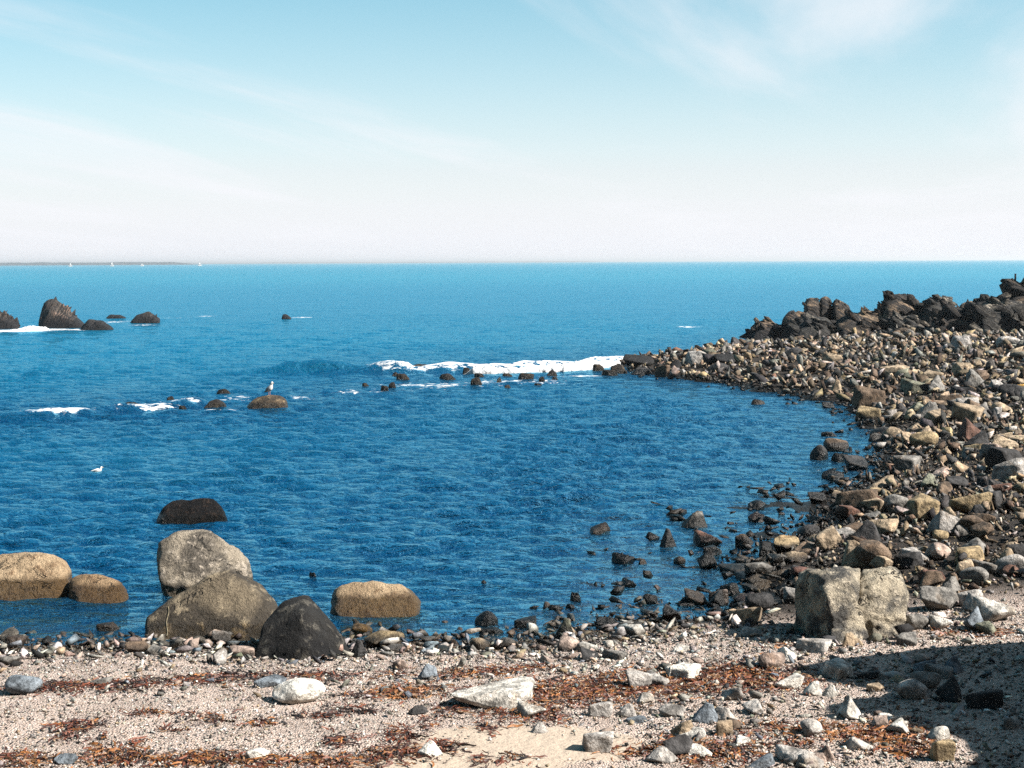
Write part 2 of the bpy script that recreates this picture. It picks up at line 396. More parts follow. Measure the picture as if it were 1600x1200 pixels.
foam_px([(20, 517, 2.6, 1.6, 1), (70, 515, 2.0, 1.4, .9), (130, 515, 1.6, 1.2, .85), (180, 503, 1.6, 3.0, .6), (225, 508, 1.5, 1.5, .6), (320, 494, 1.0, 1.6, .62), (470, 496, 1.6, 1.3, .62),
         (270, 497, 2.0, 1.5, .5), (1185, 540, .5, 3, .8), (1075, 511, 1.2, 1.4, .65), (300, 630, 1.5, .7, .55), (240, 640, 1.3, .6, .6), (345, 642, 1.2, .5, .55), (370, 622, .8, 1.2, .6), (470, 622, 1.2, .9, .5),
         (560, 612, 1.5, .8, .55), (680, 602, 2.2, 1.2, .6), (800, 597, 2.5, 1.2, .62), (900, 588, 1.6, .7, .6), (950, 574, .8, .8, .6), (660, 608, 1.0, 1.4, .5)])
d2 = line_dist(SX[:nn], SY[:nn], BREAKER)
foam[:nn] = np.maximum(foam[:nn], 0.78 * np.exp(-(d2 / 0.6) ** 2) * sstep(-6.2, -4.0, SX[:nn]))
d3 = line_dist(SX[:nn], SY[:nn], BREAKER2); xb = on_plane_z(95, 652)[0]
foam[:nn] = np.maximum(foam[:nn], 0.9 * np.exp(-(d3 / 0.3) ** 2) * np.exp(-((SX[:nn] - xb) / 0.9) ** 2))
foam[:nn] = np.maximum(foam[:nn], 0.55 * np.exp(-(d3 / 0.45) ** 2) * sstep(xb, xb + 1, SX[:nn]))
sm = mesh_np('sea', np.stack([SX, SY, SZ], -1).reshape(-1, 3), grid_faces(*SX.shape)[:, ::-1])
attr(sm, 'depth', dep_fade); attr(sm, 'foam', foam)

s = NT('sea water'); pos = s.n('ShaderNodeNewGeometry').outputs['Position']
p1 = s.vmul(pos, (0.72, 1.0, 1.0))
rip = s.math('ADD', s.noise(p1, 3.2, 5, 0.6, 0.3), s.math('MULTIPLY', s.noise(p1, 11, 3, 0.6, 0.2), 0.30))
rip = s.math('ADD', rip, s.math('MULTIPLY', s.noise(p1, 1.3, 3, 0.5), 0.6))
nrm = s.bump(rip, 1.0, 0.26)
dpt_fade = at_(s, 'depth')
body = s.n('ShaderNodeBsdfDiffuse'); s.put(body.inputs['Normal'], nrm)
gust = s.noise(s.vmul(pos, (0.05, 0.1, 0.1)), 1.0, 4, 0.6)
s.put(body.inputs[0], s.mix(s.rng(dpt_fade, 4.6, 8.0), s.mix(s.rng(s.math('ADD', dpt_fade, s.math('MULTIPLY', gust, 0.9)), 0.7, 3.6), (0.0003, 0.012, 0.034), (0.001, 0.090, 0.150)), (0.012, 0.165, 0.215)))  # far body colour pales with distance, painting in the haze towards the horizon
tr = s.n('ShaderNodeBsdfTransparent'); s.put(tr.inputs[0], s.mix(s.rng(dpt_fade, 0.0, 0.35), (0.85, 0.93, 0.95), (0.25, 0.55, 0.70)))
opq = s.math('SUBTRACT', 1.0, s.math('POWER', 2.718, s.math('MULTIPLY', dpt_fade, -3.8)))
under = s.n('ShaderNodeMixShader'); s.put(under.inputs[0], opq); s.put(under.inputs[1], tr.outputs[0]); s.put(under.inputs[2], body.outputs[0])
gl = s.n('ShaderNodeBsdfGlossy'); gl.inputs['Roughness'].default_value = 0.07; s.put(gl.inputs['Normal'], nrm); s.put(gl.inputs[0], (0.30, 0.76, 1.0))
fr = s.n('ShaderNodeFresnel'); fr.inputs[0].default_value = 1.33; s.put(fr.inputs[1], nrm)
surf = s.n('ShaderNodeMixShader'); s.put(surf.inputs[0], s.math('MULTIPLY', s.math('POWER', fr.outputs[0], 1.6), 0.7)); s.put(surf.inputs[1], under.outputs[0]); s.put(surf.inputs[2], gl.outputs[0])
fo = s.n('ShaderNodeBsdfDiffuse'); s.put(fo.inputs[0], (0.42, 0.43, 0.44))
fn = s.math('ADD', s.noise(s.vmul(pos, (0.6, 1, 1)), 5.5, 7, 0.72, 0.6), s.math('MULTIPLY', s.noise(pos, 1.4, 3), 0.25))
ff = s.rng(s.math('ADD', at_(s, 'foam'), s.math('MULTIPLY', s.math('SUBTRACT', fn, 0.62), 1.9)), 0.56, 0.74)
top = s.n('ShaderNodeMixShader'); s.put(top.inputs[0], ff); s.put(top.inputs[1], surf.outputs[0]); s.put(top.inputs[2], fo.outputs[0])
s.t.links.new(top.outputs[0], s.out.inputs[0])
SEA = obj('sea', sm, s.m); SEA['kind'] = 'structure'; SEA['label'] = 'rippled deep blue sea filling the cove and running out to the horizon'

# curling foam of the two breakers, and spray round the far stacks
FOAM = NT('breaking foam'); pos = FOAM.n('ShaderNodeNewGeometry').outputs['Position']
FOAM.bsdf((0.44, 0.45, 0.46), 0.9, FOAM.bump(FOAM.noise(pos, 9, 6, 0.7), 0.8, 0.12), 0.1, 1.0)
def foam_roll(line, label, hgt, wid, seed, gaps=0.25):
    L = np.asarray(line); seg = np.hypot(*np.diff(L, axis=0).T); cum = np.concatenate([[0], np.cumsum(seg)])
    n = max(30, int(cum[-1] / 0.035)); t = np.linspace(0, cum[-1], n); X = np.interp(t, cum, L[:, 0]); Y = np.interp(t, cum, L[:, 1])
    a = np.linspace(-0.3, math.pi + 0.3, 21)
    T, A = np.meshgrid(t, a, indexing='ij'); XX = np.repeat(X[:, None], 21, 1); YY = np.repeat(Y[:, None], 21, 1)
    env = np.clip(0.85 + 1.5 * perlin(np.stack([t * 0.6, 0 * t + seed, 0 * t], -1)) - gaps, 0.02, 1.3) * sstep(0, 0.5, t) * sstep(cum[-1], cum[-1] - 0.5, t)
    q = np.stack([T * 3, A * 1.6, 0 * T + seed], -1).reshape(-1, 3)
    rr = (0.84 + 0.30 * fbm(q * (2.2, 1, 1), 5, 0.58).reshape(T.shape)) * env[:, None]
    P = np.stack([XX, YY - np.cos(A) * wid * rr, np.sin(A) * hgt * rr - 0.02], -1)
    me = mesh_np('foam', P.reshape(-1, 3), grid_faces(n, 21)); o = obj('sea_foam', me, FOAM.m); tag(o, label, None, None, 'stuff'); return o
foam_roll(polyw([(594, 583), (650, 583), (700, 582), (730, 582)]), 'white foam at the first curl of the breaking wave over the reef', 0.30, 0.35, 1.5, 0.45)
foam_roll(polyw([(722, 584), (800, 583), (880, 580), (940, 575), (980, 568)]), 'long bright white foam of the wave breaking beside the spit', 0.30, 0.34, 7.5, 0.05)
foam_roll(polyw([(58, 655), (95, 654), (140, 650)]), 'short white foam of the small breaker on the open side of the cove', 0.14, 0.2, 4.5, 0.1)
foam_roll(polyw([(-30, 518), (30, 517), (80, 514)]), 'white surf at the foot of the pointed sea stack', 0.22, 0.4, 9.5, 0.2)
# ------------------------------------------------------------------ boulders and rocks
def set_rock(name, pts, p=16, sub=5, amp=0.03, scale=2.5, mat=None, label=None, cat=None, group=None, parent=None, sink=0.25, strata=None, rid=0.0, fine=0.0, seed=0.0, grow=1.02, chips=0):
    """pts: hull corners in world space. The rock is one closed surface with worn edges."""
    pts = [np.asarray(q, float) for q in pts]
    zmin = min(q[2] for q in pts); low = [q - np.array([0, 0, sink]) for q in pts if q[2] < zmin + 0.3 * (max(k[2] for k in pts) - zmin)]
    N, D, c = hull_planes(pts + low)
    if chips:
        gq = np.random.default_rng(int(seed * 13) + 5); CN = gq.normal(size=(chips, 3)); CN[:, 1] = -np.abs(CN[:, 1]); CN[:, 2] = np.abs(CN[:, 2]) * .8 + .05; CN /= np.linalg.norm(CN, axis=1)[:, None]
        CD = ((np.array(pts) - c) @ CN.T).max(0) * gq.uniform(.80, .93, chips); N = np.concatenate([N, CN]); D = np.concatenate([D, CD])
    ext = np.ptp(np.array(pts), axis=0)
    V, F, U = star(N, D * grow, c, p, sub, np.maximum(ext, ext.max() * 0.3) / ext.max())
    size = ext.max(); Q = V + seed * 7.7
    disp = amp * fbm(Q * scale, 4, 0.55)
    if rid: disp = disp + rid * (ridged(Q * scale * 0.8, 4) - 0.6)
    if fine: disp = disp + fine * fbm(Q * scale * 6, 3, 0.6)
    if strata is not None:
        ax, sf, sa = strata; ax = np.asarray(ax) / np.linalg.norm(ax); q = (Q @ ax) * sf + 0.7 * fbm(Q * 0.8, 3)
        disp = disp + sa * (np.abs((q % 1.0) - 0.5) * 2 - 0.5) + sa * 0.8 * perlin(np.stack([q * 0.37, q * 0 + 3.1, q * 0], -1))
    V = V + U * disp[:, None]
    o_ = np.array([c[0], c[1], V[:, 2].min()]) if parent is None else np.array(parent.location)
    me = mesh_np(name, V - o_, F); o = obj(name, me, mat, parent, None if parent is not None else tuple(o_))
    if label: tag(o, label, cat, group)
    return o
def hull_px(spec, y0): return [on_plane_y(px, py, y0 + dy) for (px, py, dy) in spec]

M_TAN = boulder_mat('tan granite', (0.32, 0.228, 0.14), (0.41, 0.305, 0.195), (0.20, 0.13, 0.075), 2.2, 0.15, 0.25, 0.6, 0.5, 1.0)
M_TAN2 = boulder_mat('brown granite', (0.24, 0.16, 0.09), (0.32, 0.22, 0.13), (0.15, 0.09, 0.05), 2.6, 0.13, 0.25, 0.6, 0.5, 1.0)
M_GREY = boulder_mat('banded grey gneiss', (0.36, 0.305, 0.235), (0.10, 0.086, 0.07), (0.50, 0.43, 0.35), 3.0, 0.10, 0.3, 0.8, 0.4, 1.2)
M_BROWN = boulder_mat('dark brown boulder rock', (0.05, 0.041, 0.031), (0.165, 0.132, 0.09), (0.29, 0.235, 0.16), 1.9, 0.10, 0.45, 0.5, 0.45, 1.0)
M_BLACK = boulder_mat('black basalt', (0.007, 0.007, 0.008), (0.02, 0.019, 0.018), (0.12, 0.11, 0.092), 2.4, 0.05, 0.6, 0.3, 0.4, 1.0)
M_WET = boulder_mat('weed-dark rock', (0.004, 0.004, 0.005), (0.010, 0.009, 0.009), (0.04, 0.026, 0.02), 4.0, 0.06, 0.5, 0.5, 0.4, 1.2, spec=0.12)
M_BLOCK = boulder_mat('pale weathered block rock', (0.52, 0.445, 0.33), (0.09, 0.086, 0.08), (0.66, 0.57, 0.44), 2.6, 0.0, 0.5, 0.8, 0.4, 1.3)
M_REEF = boulder_mat('reef rock', (0.016, 0.013, 0.012), (0.035, 0.027, 0.02), (0.12, 0.088, 0.056), 2.5, 0.1, 0.35, 0.5, 0.4, 1.0)

y0 = water_at(40, 935)[1]
set_rock('boulder', hull_px([(-30, 930, 0), (20, 938, -.02), (85, 936, 0), (108, 918, .1), (-40, 890, .4), (114, 898, .4), (108, 880, .4), (72, 864, .4), (20, 865, .4), (-22, 872, .4), (-30, 885, .9), (20, 867, .9), (70, 868, .9), (105, 890, .9)], y0),
         15, 5, 0.06, 2.4, M_TAN, 'big smooth tan boulder in the shallows, cut off by the edge of the view', 'boulder', fine=0.010, seed=1, chips=6)
y0 = water_at(150, 943)[1]
set_rock('boulder', hull_px([(108, 940, 0), (150, 944, -.02), (195, 940, 0), (103, 915, .22), (118, 897, .3), (160, 897, .3), (190, 909, .3), (203, 926, .25), (112, 905, .6), (190, 915, .6), (150, 900, .6)], y0),
         13, 5, 0.035, 2.8, M_TAN2, 'smaller brown rounded boulder leaning against the big tan boulder', 'boulder', fine=0.010, seed=2, chips=5)
y0 = water_at(300, 818)[1]
set_rock('boulder', hull_px([(243, 813, 0), (290, 819, 0), (340, 819, 0), (352, 808, .1), (241, 808, .4), (256, 789, .4), (285, 780, .4), (335, 779, .4), (350, 793, .4), (355, 804, .4), (260, 790, .9), (340, 784, .9)], y0),
         14, 5, 0.05, 2.8, M_WET, 'low flat-topped black boulder alone in the water behind the others', 'boulder', rid=0.02, fine=0.006, seed=3, chips=8)
y0 = water_at(280, 935)[1]
set_rock('boulder', hull_px([(258, 905, .05), (264, 936, 0), (330, 930, 0), (392, 930, .1), (246, 868, .35), (249, 855, .4), (276, 836, .45), (318, 831, .5), (352, 846, .5), (384, 882, .5), (394, 905, .5), (258, 852, 1.0), (318, 836, 1.1), (382, 890, 1.0)], y0),
         36, 5, 0.05, 3.0, M_GREY, 'tall weathered grey boulder with pale top behind the large brown boulder', 'boulder', rid=0.035, fine=0.012, seed=4, chips=12)
y0 = ground_at(310, 1003)[1]
B5 = set_rock('boulder', hull_px([(231, 1000, 0), (300, 1004, -.03), (385, 996, 0), (425, 975, .15), (228, 965, .3), (262, 942, .35), (333, 898, .45), (370, 894, .5), (406, 910, .5), (430, 935, .45), (438, 956, .4), (240, 965, .85), (340, 902, .95), (402, 916, .95), (430, 950, .9)], y0),
         45, 5, 0.04, 2.2, M_BROWN, 'large sloping dark brown boulder at the water edge with a pale vein', 'boulder', rid=0.012, fine=0.006, seed=5, chips=3)
y0 = ground_at(455, 1032)[1]
set_rock('boulder', hull_px([(399, 1028, .14), (455, 1036, -.02), (512, 1035, .05), (549, 1022, .3), (412, 978, .30), (446, 941, .42), (480, 937, .45), (476, 960, .18), (470, 1000, .02), (534, 992, .35), (426, 962, .9), (478, 944, .85), (524, 1000, .9)], y0),
         110, 5, 0.03, 2.6, M_BLACK, 'black pyramid-shaped boulder standing half on the gravel', 'boulder', rid=0.014, fine=0.006, seed=6)
y0 = water_at(585, 966)[1]
set_rock('boulder', hull_px([(518, 965, 0), (580, 969, 0), (650, 958, .05), (508, 945, .25), (516, 918, .3), (534, 911, .32), (625, 911, .35), (652, 925, .35), (661, 940, .3), (520, 918, .75), (640, 917, .75), (655, 935, .75)], y0),
         15, 5, 0.055, 2.6, M_TAN, 'smooth tan oblong boulder in the water behind the black pyramid boulder', 'boulder', fine=0.010, seed=7, chips=6)
# the pale vein over the large brown boulder
dg = bpy.context.evaluated_depsgraph_get()
bvh = BVHTree.FromPolygons([tuple(v.co + B5.location) for v in B5.data.vertices], [tuple(p.vertices) for p in B5.data.polygons])
vp = []
for t in np.linspace(0, 1, 22):
    d = ray(263 - 3 * t + 1.2 * math.sin(9 * t), 948 + 46 * t); h = bvh.ray_cast(Vector(CAM), Vector(d).normalized())
    if h[0]: vp.append(np.array(h[0]) + np.array(h[1]) * 0.001)
def tube(pts, rad, n=6):
    pts = [np.asarray(p, float) for p in pts]; V = []; 
    for i, p in enumerate(pts):
        a = pts[min(i + 1, len(pts) - 1)] - pts[max(i - 1, 0)]; a = a / (np.linalg.norm(a) + 1e-9)
        b = np.cross(a, [0.31, 0.9, 0.2]); b /= np.linalg.norm(b); c = np.cross(a, b); r = rad[i] if hasattr(rad, '__len__') else rad
        V += [p + r * (math.cos(k * 2 * math.pi / n) * b + math.sin(k * 2 * math.pi / n) * c) for k in range(n)]
    F = [[i * n + k, i * n + (k + 1) % n, (i + 1) * n + (k + 1) % n, (i + 1) * n + k] for i in range(len(pts) - 1) for k in range(n)]
    return np.array(V), np.array(F)
V, F = tube(vp, 0.006); obj('vein', mesh_np('vein', V - np.array(B5.location), F), plain('pale quartz', (0.12, 0.10, 0.06), 0.7, var=0.5, scale=30), B5)

y0 = ground_at(1300, 1003)[1]
blk = obj('block_rock', None); blk.location = tuple(ground_at(1330, 1000)); tag(blk, 'squared pale block rock with a black shadowed side at the foot of the rubble', 'rock')
bpy.context.view_layer.update()
set_rock('block', hull_px([(1298, 1004, 0), (1296, 912, .02), (1246, 988, .6), (1248, 902, .6), (1262, 896, .95), (1340, 892, .95), (1338, 905, .10), (1340, 998, .06)], y0), 70, 5, 0.05, 3.0, M_BLOCK, parent=blk, rid=0.06, fine=0.02, seed=8, chips=14)
set_rock('chunk', hull_px([(1300, 1005, -.10), (1342, 1004, -.08), (1352, 985, .05), (1345, 958, .12), (1322, 948, .12), (1303, 962, .05), (1310, 955, .3), (1345, 960, .3)], y0), 40, 5, 0.03, 4.0, M_BLOCK, parent=blk, rid=0.03, fine=0.015, seed=10, chips=8)
set_rock('rounded_block', hull_px([(1330, 996, .16), (1340, 940, .10), (1346, 908, .3), (1396, 893, .30), (1411, 915, .32), (1413, 950, .28), (1408, 975, .2), (1380, 998, .06), (1350, 896, .75), (1405, 900, .75), (1410, 960, .7)], y0 + .08), 18, 5, 0.05, 3.0, M_BLOCK, parent=blk, rid=0.06, fine=0.02, seed=9, chips=12)

# hulls for the loose stones
def hull_proto(n, g, flat=0.7, slim=.85):
    bm = bmesh.new()
    for _ in range(n):
        v = g.normal(size=3); v /= np.linalg.norm(v); v *= g.uniform(.8, 1.0); bm.verts.new((v[0], v[1] * slim, v[2] * flat))
    r_ = bmesh.ops.convex_hull(bm, input=bm.verts)
    bmesh.ops.delete(bm, geom=[e for e in r_['geom_interior'] if isinstance(e, bmesh.types.BMVert)], context='VERTS')
    bmesh.ops.triangulate(bm, faces=bm.faces); bm.normal_update(); bm.verts.index_update()
    V = np.array([v.co[:] for v in bm.verts]); F = np.array([[v.index for v in f.verts] for f in bm.faces]); bm.free(); return V * 0.5, F
hg = np.random.default_rng(77)
HP = [hull_proto(hg.integers(7, 11), hg, hg.uniform(.32, .8), hg.uniform(.45, .95)) for _ in range(34)]
CRAGP = [hull_proto(10, hg, .5, .8) for _ in range(16)]
HS = [hull_proto(7, hg, hg.uniform(.5, .85)) for _ in range(14)]
# ---- the headland: layered crags, each a rock of its own
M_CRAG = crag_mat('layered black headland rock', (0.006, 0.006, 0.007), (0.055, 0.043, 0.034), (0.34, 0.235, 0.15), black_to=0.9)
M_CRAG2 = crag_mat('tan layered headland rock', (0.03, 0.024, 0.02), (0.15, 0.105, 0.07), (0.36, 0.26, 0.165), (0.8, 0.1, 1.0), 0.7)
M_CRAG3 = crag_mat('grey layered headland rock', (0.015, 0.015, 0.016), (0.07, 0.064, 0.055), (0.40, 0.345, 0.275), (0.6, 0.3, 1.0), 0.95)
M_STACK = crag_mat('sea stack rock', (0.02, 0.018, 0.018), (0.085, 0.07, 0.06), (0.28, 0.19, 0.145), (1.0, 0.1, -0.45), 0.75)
def auto_hull(sil, base, y0, depth):
    cx_ = sum(p[0] for p in sil) / len(sil); out = []
    for (px, py) in sil:
        out.append(on_plane_y(px, py, y0 + 0.45 * depth))
        out.append(on_plane_y(cx_ + (px - cx_) * 0.72, py + (base - py) * 0.42, y0 + 0.05 * depth))
        out.append(on_plane_y(cx_ + (px - cx_) * 0.8, py + (base - py) * 0.2, y0 + depth))
    xs = [p[0] for p in sil]
    for px in (min(xs), cx_, max(xs)): out.append(on_plane_y(cx_ + (px - cx_) * 0.85, base, y0))
    return out
def crag(sil, base, y0, depth, mat, label, p=18, sub=5, jag=1.0, seed=0, axis=(0.55, 0.15, 0.8), cat='rock', name='headland_crag', group='crags of the headland', sink=0.9, core=0.9, push=(.62, .88)):
    """a core with slabs of bedding broken out of it, all one body"""
    g_ = np.random.default_rng(900 + seed); pts = auto_hull(sil, base, y0, depth); N, D, c = hull_planes(pts + [q - np.array([0, 0, sink]) for q in pts[-3:]])
    V0, F0, U = star(N, D * core, c, 26, 4); V0 = V0 + U * (0.10 * jag * (ridged(V0 * 1.2 + seed, 4) - .7))[:, None]
    ext = np.ptp(np.array(pts), axis=0); ax = np.asarray(axis, float); ax /= np.linalg.norm(ax)
    n = 80; Ud, _ = ico(3); pick_ = Ud[g_.choice(len(Ud), n)]; pick_ = pick_[pick_[:, 1] < 0.75]; r_ = 1 / np.clip(pick_ @ N.T / D, 1e-6, None).max(1)
    P = c + pick_ * (r_ * g_.uniform(*push, len(r_)))[:, None]
    Vs, Fs, off = [V0], [F0], len(V0); L0 = min(ext[0], 2.2 * ext[2] + .2)
    for q in P:
        nrm_ = ax + g_.normal(0, .38, 3); nrm_ /= np.linalg.norm(nrm_); lg = np.cross([0.1, 1, 0.1] + g_.normal(0, .35, 3), nrm_); lg /= np.linalg.norm(lg); cr_ = np.cross(nrm_, lg)
        L = L0 * g_.uniform(.10, .27) * (0.7 + 0.3 * jag); V, F = CRAGP[g_.integers(len(CRAGP))]
        W_ = q + (V[:, :1] * lg * 1.15 + V[:, 1:2] * cr_ + V[:, 2:] * nrm_ * g_.uniform(.45, 1.0)) * L * 2
        Vs.append(W_); Fs.append(F + off); off += len(W_)
    V = np.concatenate(Vs); F = np.concatenate(Fs); o_ = np.array([c[0], c[1], V[:, 2].min()])
    o = obj(name, mesh_np(name, V - o_, F, False), mat, None, tuple(o_)); tag(o, label, cat, group); return o
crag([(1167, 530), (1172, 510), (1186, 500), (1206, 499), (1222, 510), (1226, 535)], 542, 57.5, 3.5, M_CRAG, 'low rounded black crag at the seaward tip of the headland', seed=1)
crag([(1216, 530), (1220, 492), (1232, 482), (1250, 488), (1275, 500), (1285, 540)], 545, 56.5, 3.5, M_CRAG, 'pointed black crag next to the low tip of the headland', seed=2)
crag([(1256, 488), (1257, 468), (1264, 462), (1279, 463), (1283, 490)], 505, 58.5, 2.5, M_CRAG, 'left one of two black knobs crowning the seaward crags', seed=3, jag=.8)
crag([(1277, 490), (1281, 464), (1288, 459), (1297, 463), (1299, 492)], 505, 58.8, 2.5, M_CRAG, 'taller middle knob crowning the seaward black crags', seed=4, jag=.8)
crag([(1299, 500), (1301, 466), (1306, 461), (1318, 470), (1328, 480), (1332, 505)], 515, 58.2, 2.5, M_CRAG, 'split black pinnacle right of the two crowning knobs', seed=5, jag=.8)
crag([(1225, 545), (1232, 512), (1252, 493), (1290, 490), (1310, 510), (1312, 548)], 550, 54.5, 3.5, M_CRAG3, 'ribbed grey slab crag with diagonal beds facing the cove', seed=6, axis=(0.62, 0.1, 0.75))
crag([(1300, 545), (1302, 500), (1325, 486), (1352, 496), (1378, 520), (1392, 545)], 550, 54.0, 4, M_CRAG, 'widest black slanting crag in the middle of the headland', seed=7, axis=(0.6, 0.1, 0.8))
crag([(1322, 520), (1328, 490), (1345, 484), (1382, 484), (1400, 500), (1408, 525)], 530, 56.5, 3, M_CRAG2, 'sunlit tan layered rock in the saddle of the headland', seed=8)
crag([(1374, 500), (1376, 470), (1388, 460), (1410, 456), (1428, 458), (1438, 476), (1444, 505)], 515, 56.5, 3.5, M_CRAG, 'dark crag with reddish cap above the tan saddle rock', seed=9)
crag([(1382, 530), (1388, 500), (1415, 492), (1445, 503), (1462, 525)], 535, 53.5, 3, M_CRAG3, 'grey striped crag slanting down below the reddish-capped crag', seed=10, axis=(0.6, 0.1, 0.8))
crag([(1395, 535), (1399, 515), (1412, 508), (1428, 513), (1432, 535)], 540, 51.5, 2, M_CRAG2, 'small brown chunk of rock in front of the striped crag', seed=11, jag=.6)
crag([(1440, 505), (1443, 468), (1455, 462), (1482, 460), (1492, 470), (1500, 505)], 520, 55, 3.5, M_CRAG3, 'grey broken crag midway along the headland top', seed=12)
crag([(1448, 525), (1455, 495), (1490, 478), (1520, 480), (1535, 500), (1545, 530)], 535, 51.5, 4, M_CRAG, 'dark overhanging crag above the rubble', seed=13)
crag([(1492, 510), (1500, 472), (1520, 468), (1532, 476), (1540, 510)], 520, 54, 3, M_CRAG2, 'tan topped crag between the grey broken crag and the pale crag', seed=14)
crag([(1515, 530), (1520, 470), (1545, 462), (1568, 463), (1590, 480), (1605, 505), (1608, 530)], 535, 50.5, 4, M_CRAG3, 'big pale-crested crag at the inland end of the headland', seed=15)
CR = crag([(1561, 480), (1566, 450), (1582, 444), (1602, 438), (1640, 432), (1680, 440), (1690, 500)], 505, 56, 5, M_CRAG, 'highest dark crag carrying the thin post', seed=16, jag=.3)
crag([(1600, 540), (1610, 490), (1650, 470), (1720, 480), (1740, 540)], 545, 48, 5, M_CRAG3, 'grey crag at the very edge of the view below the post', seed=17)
# thin post
pb = on_plane_y(1586, 448, 58.2)
V, F = tube([pb + (0, 0, -.35), pb + (0, 0, 0.25), pb + (0.005, 0, .52)], [0.042, 0.040, 0.036], 8)
po = obj('post', None); po.location = tuple(pb + (0, 0, -.35)); tag(po, 'thin dark post standing on the highest crag', 'post')
MP = plain('dark weathered timber', (0.03, 0.035, 0.045), 0.8)
obj('shaft', mesh_np('shaft', V - (pb + (0, 0, -.35)), F), MP, po)
V, F = tube([(0, 0, .86), (0, 0, .885), (0, 0, .89)], [0.046, 0.046, 0.001], 8); obj('cap', mesh_np('cap', V, F), MP, po)

# ---- sea stacks
def stack(sil, base, depth, label, seed, jag=1.0, mat=None, sink=1.4):
    y0 = on_plane_z(sil[0][0], base)[1]
    return crag(sil, base, y0, depth, mat or M_STACK, label, 20, 5, jag, seed, (1.0, 0.1, -0.45), 'rock', 'sea_stack', 'rocks out at sea', sink, 0.99, (.45, .68))
stack([(58, 508), (64, 486), (72, 469), (80, 465), (92, 470), (104, 482), (120, 497), (140, 512)], 513, 3.0, 'tall pointed sea stack with a pale top, largest rock out at sea', 21, .4)
stack([(125, 513), (138, 499), (160, 500), (178, 513)], 516, 2.0, 'low ragged rock trailing off the tall sea stack', 22, .6)
stack([(-30, 513), (-20, 485), (4, 487), (14, 494), (30, 505), (31, 513)], 514, 2.0, 'dark jagged sea rock cut by the edge of the view', 23, .6)
stack([(165, 497), (172, 491), (190, 492), (198, 497)], 498, 1.4, 'thin flat sea rock just beyond the tall stack', 24, .35)
stack([(203, 503), (212, 493), (228, 492), (233, 486), (250, 497), (250, 502)], 505, 1.6, 'small two-humped rock right of the tall sea stack', 25, .45)
stack([(440, 498), (442, 491), (448, 491), (455, 497)], 499, 1.0, 'tiny lone black rock farthest along the open sea', 26, .3)

# ---- reef rocks between the gull and the spit
M_GULLROCK = boulder_mat('brown reef boulder', (0.085, 0.06, 0.038), (0.03, 0.025, 0.02), (0.24, 0.175, 0.10), 2.2, 0.12, 0.35, 0.4, 0.4, 0.8)
y0 = on_plane_z(418, 640)[1]
GR = set_rock('boulder', auto_hull([(379, 638), (386, 627), (400, 618), (420, 614), (442, 616), (453, 625), (456, 637)], 641, y0, 1.1), 9, 5, 0.03, 2.0, M_GULLROCK, 'domed brown boulder in mid water with the gull on top', 'boulder', sink=0.4, fine=0.008, seed=31)
REEF_ROCKS = [(206, 638, 26, 8, 'long low black rock just past the white end of the small breaker'), (218, 641, 12, 5, 'little black rock touching the long low rock by the small breaker'),
    (267, 626, 14, 6, 'small black rock standing free behind the reddish reef rock'), (286, 641, 16, 6, 'flat reddish rock between the small breaker and the gull boulder'),
    (334, 639, 34, 13, 'round black rock left of the gull boulder'), (349, 615, 24, 6, 'low black rock behind the gull boulder'),
    (571, 604, 11, 5, 'tiny black rock alone below the first curl of foam'), (600, 611, 13, 8, 'dark rock at the near end of the reef row'), (614, 607, 14, 9, 'grey pointed rock beside the dark rock ending the reef row'),
    (630, 594, 20, 9, 'black rock under the first curl of foam'), (617, 588, 12, 6, 'small black rock in the first curl of foam'), (699, 593, 26, 8, 'long black rock under the foam gap'), (661, 581, 34, 10, 'dark rock wet in the gap between the two foams'),
    (728, 584, 11, 9, 'black rock sticking through the long foam'), (746, 604, 21, 13, 'grey-faced pyramid rock in the middle of the reef row'), (750, 589, 16, 5, 'low rock behind the grey-faced pyramid rock'),
    (780, 598, 11, 8, 'small dark rock right of the grey-faced pyramid rock'), (794, 608, 14, 6, 'low dark rock nearest the cove in the reef row'), (793, 589, 16, 5, 'flat dark rock at the foam edge'),
    (821, 593, 24, 9, 'broad black rock below the middle of the long foam'), (848, 596, 12, 7, 'small rock just right of the broad black rock'), (843, 604, 18, 4, 'thin wet rock in front of the broad black rock'),
    (862, 588, 16, 9, 'black rock with a white splash at the foam'), (868, 594, 12, 5, 'small dark rock in front of the splashed rock'), (935, 580, 17, 10, 'black rock at the end of the long foam'),
    (952, 587, 26, 8, 'low dark rock just off the tip of the spit'), (968, 583, 26, 12, 'black humped rock off the tip of the spit')]
PR = []
for k in range(6):
    g = np.random.default_rng(50 + k); N = g.normal(size=(14, 3)); N /= np.linalg.norm(N, axis=1)[:, None]; N = np.concatenate([N, np.eye(3), -np.eye(3)])
    D = g.uniform(0.62, 1.0, len(N)); V, F, U = star(N, D, np.zeros(3), 16, 4); V = V + U * (0.07 * fbm(V * 2 + k * 3, 4) + 0.02 * ridged(V * 3 + k, 3))[:, None]
    lo, hi = V.min(0), V.max(0); V = (V - lo) / (hi - lo) - (0.5, 0.5, 0); PR.append(mesh_np('reef rock', V, F))
for i, (px, py, w, h, lab) in enumerate(REEF_ROCKS):
    p = on_plane_z(px, py); sc = p[1] / FPX; me = PR[i % 6]
    o = obj('reef_rock', me, M_REEF if i not in (3,) else None, None, (p[0], p[1] + w * sc * .3, -0.4)); tag(o, lab, 'rock', 'rocks of the reef')
    o.scale = (w * sc * 1.08, w * sc * rnd.uniform(.7, 1.0), h * sc * 1.05 + 0.4 + w * sc * .3 * 3.6 / p[1]); o.rotation_euler = (0, 0, rnd.uniform(-.35, .35))

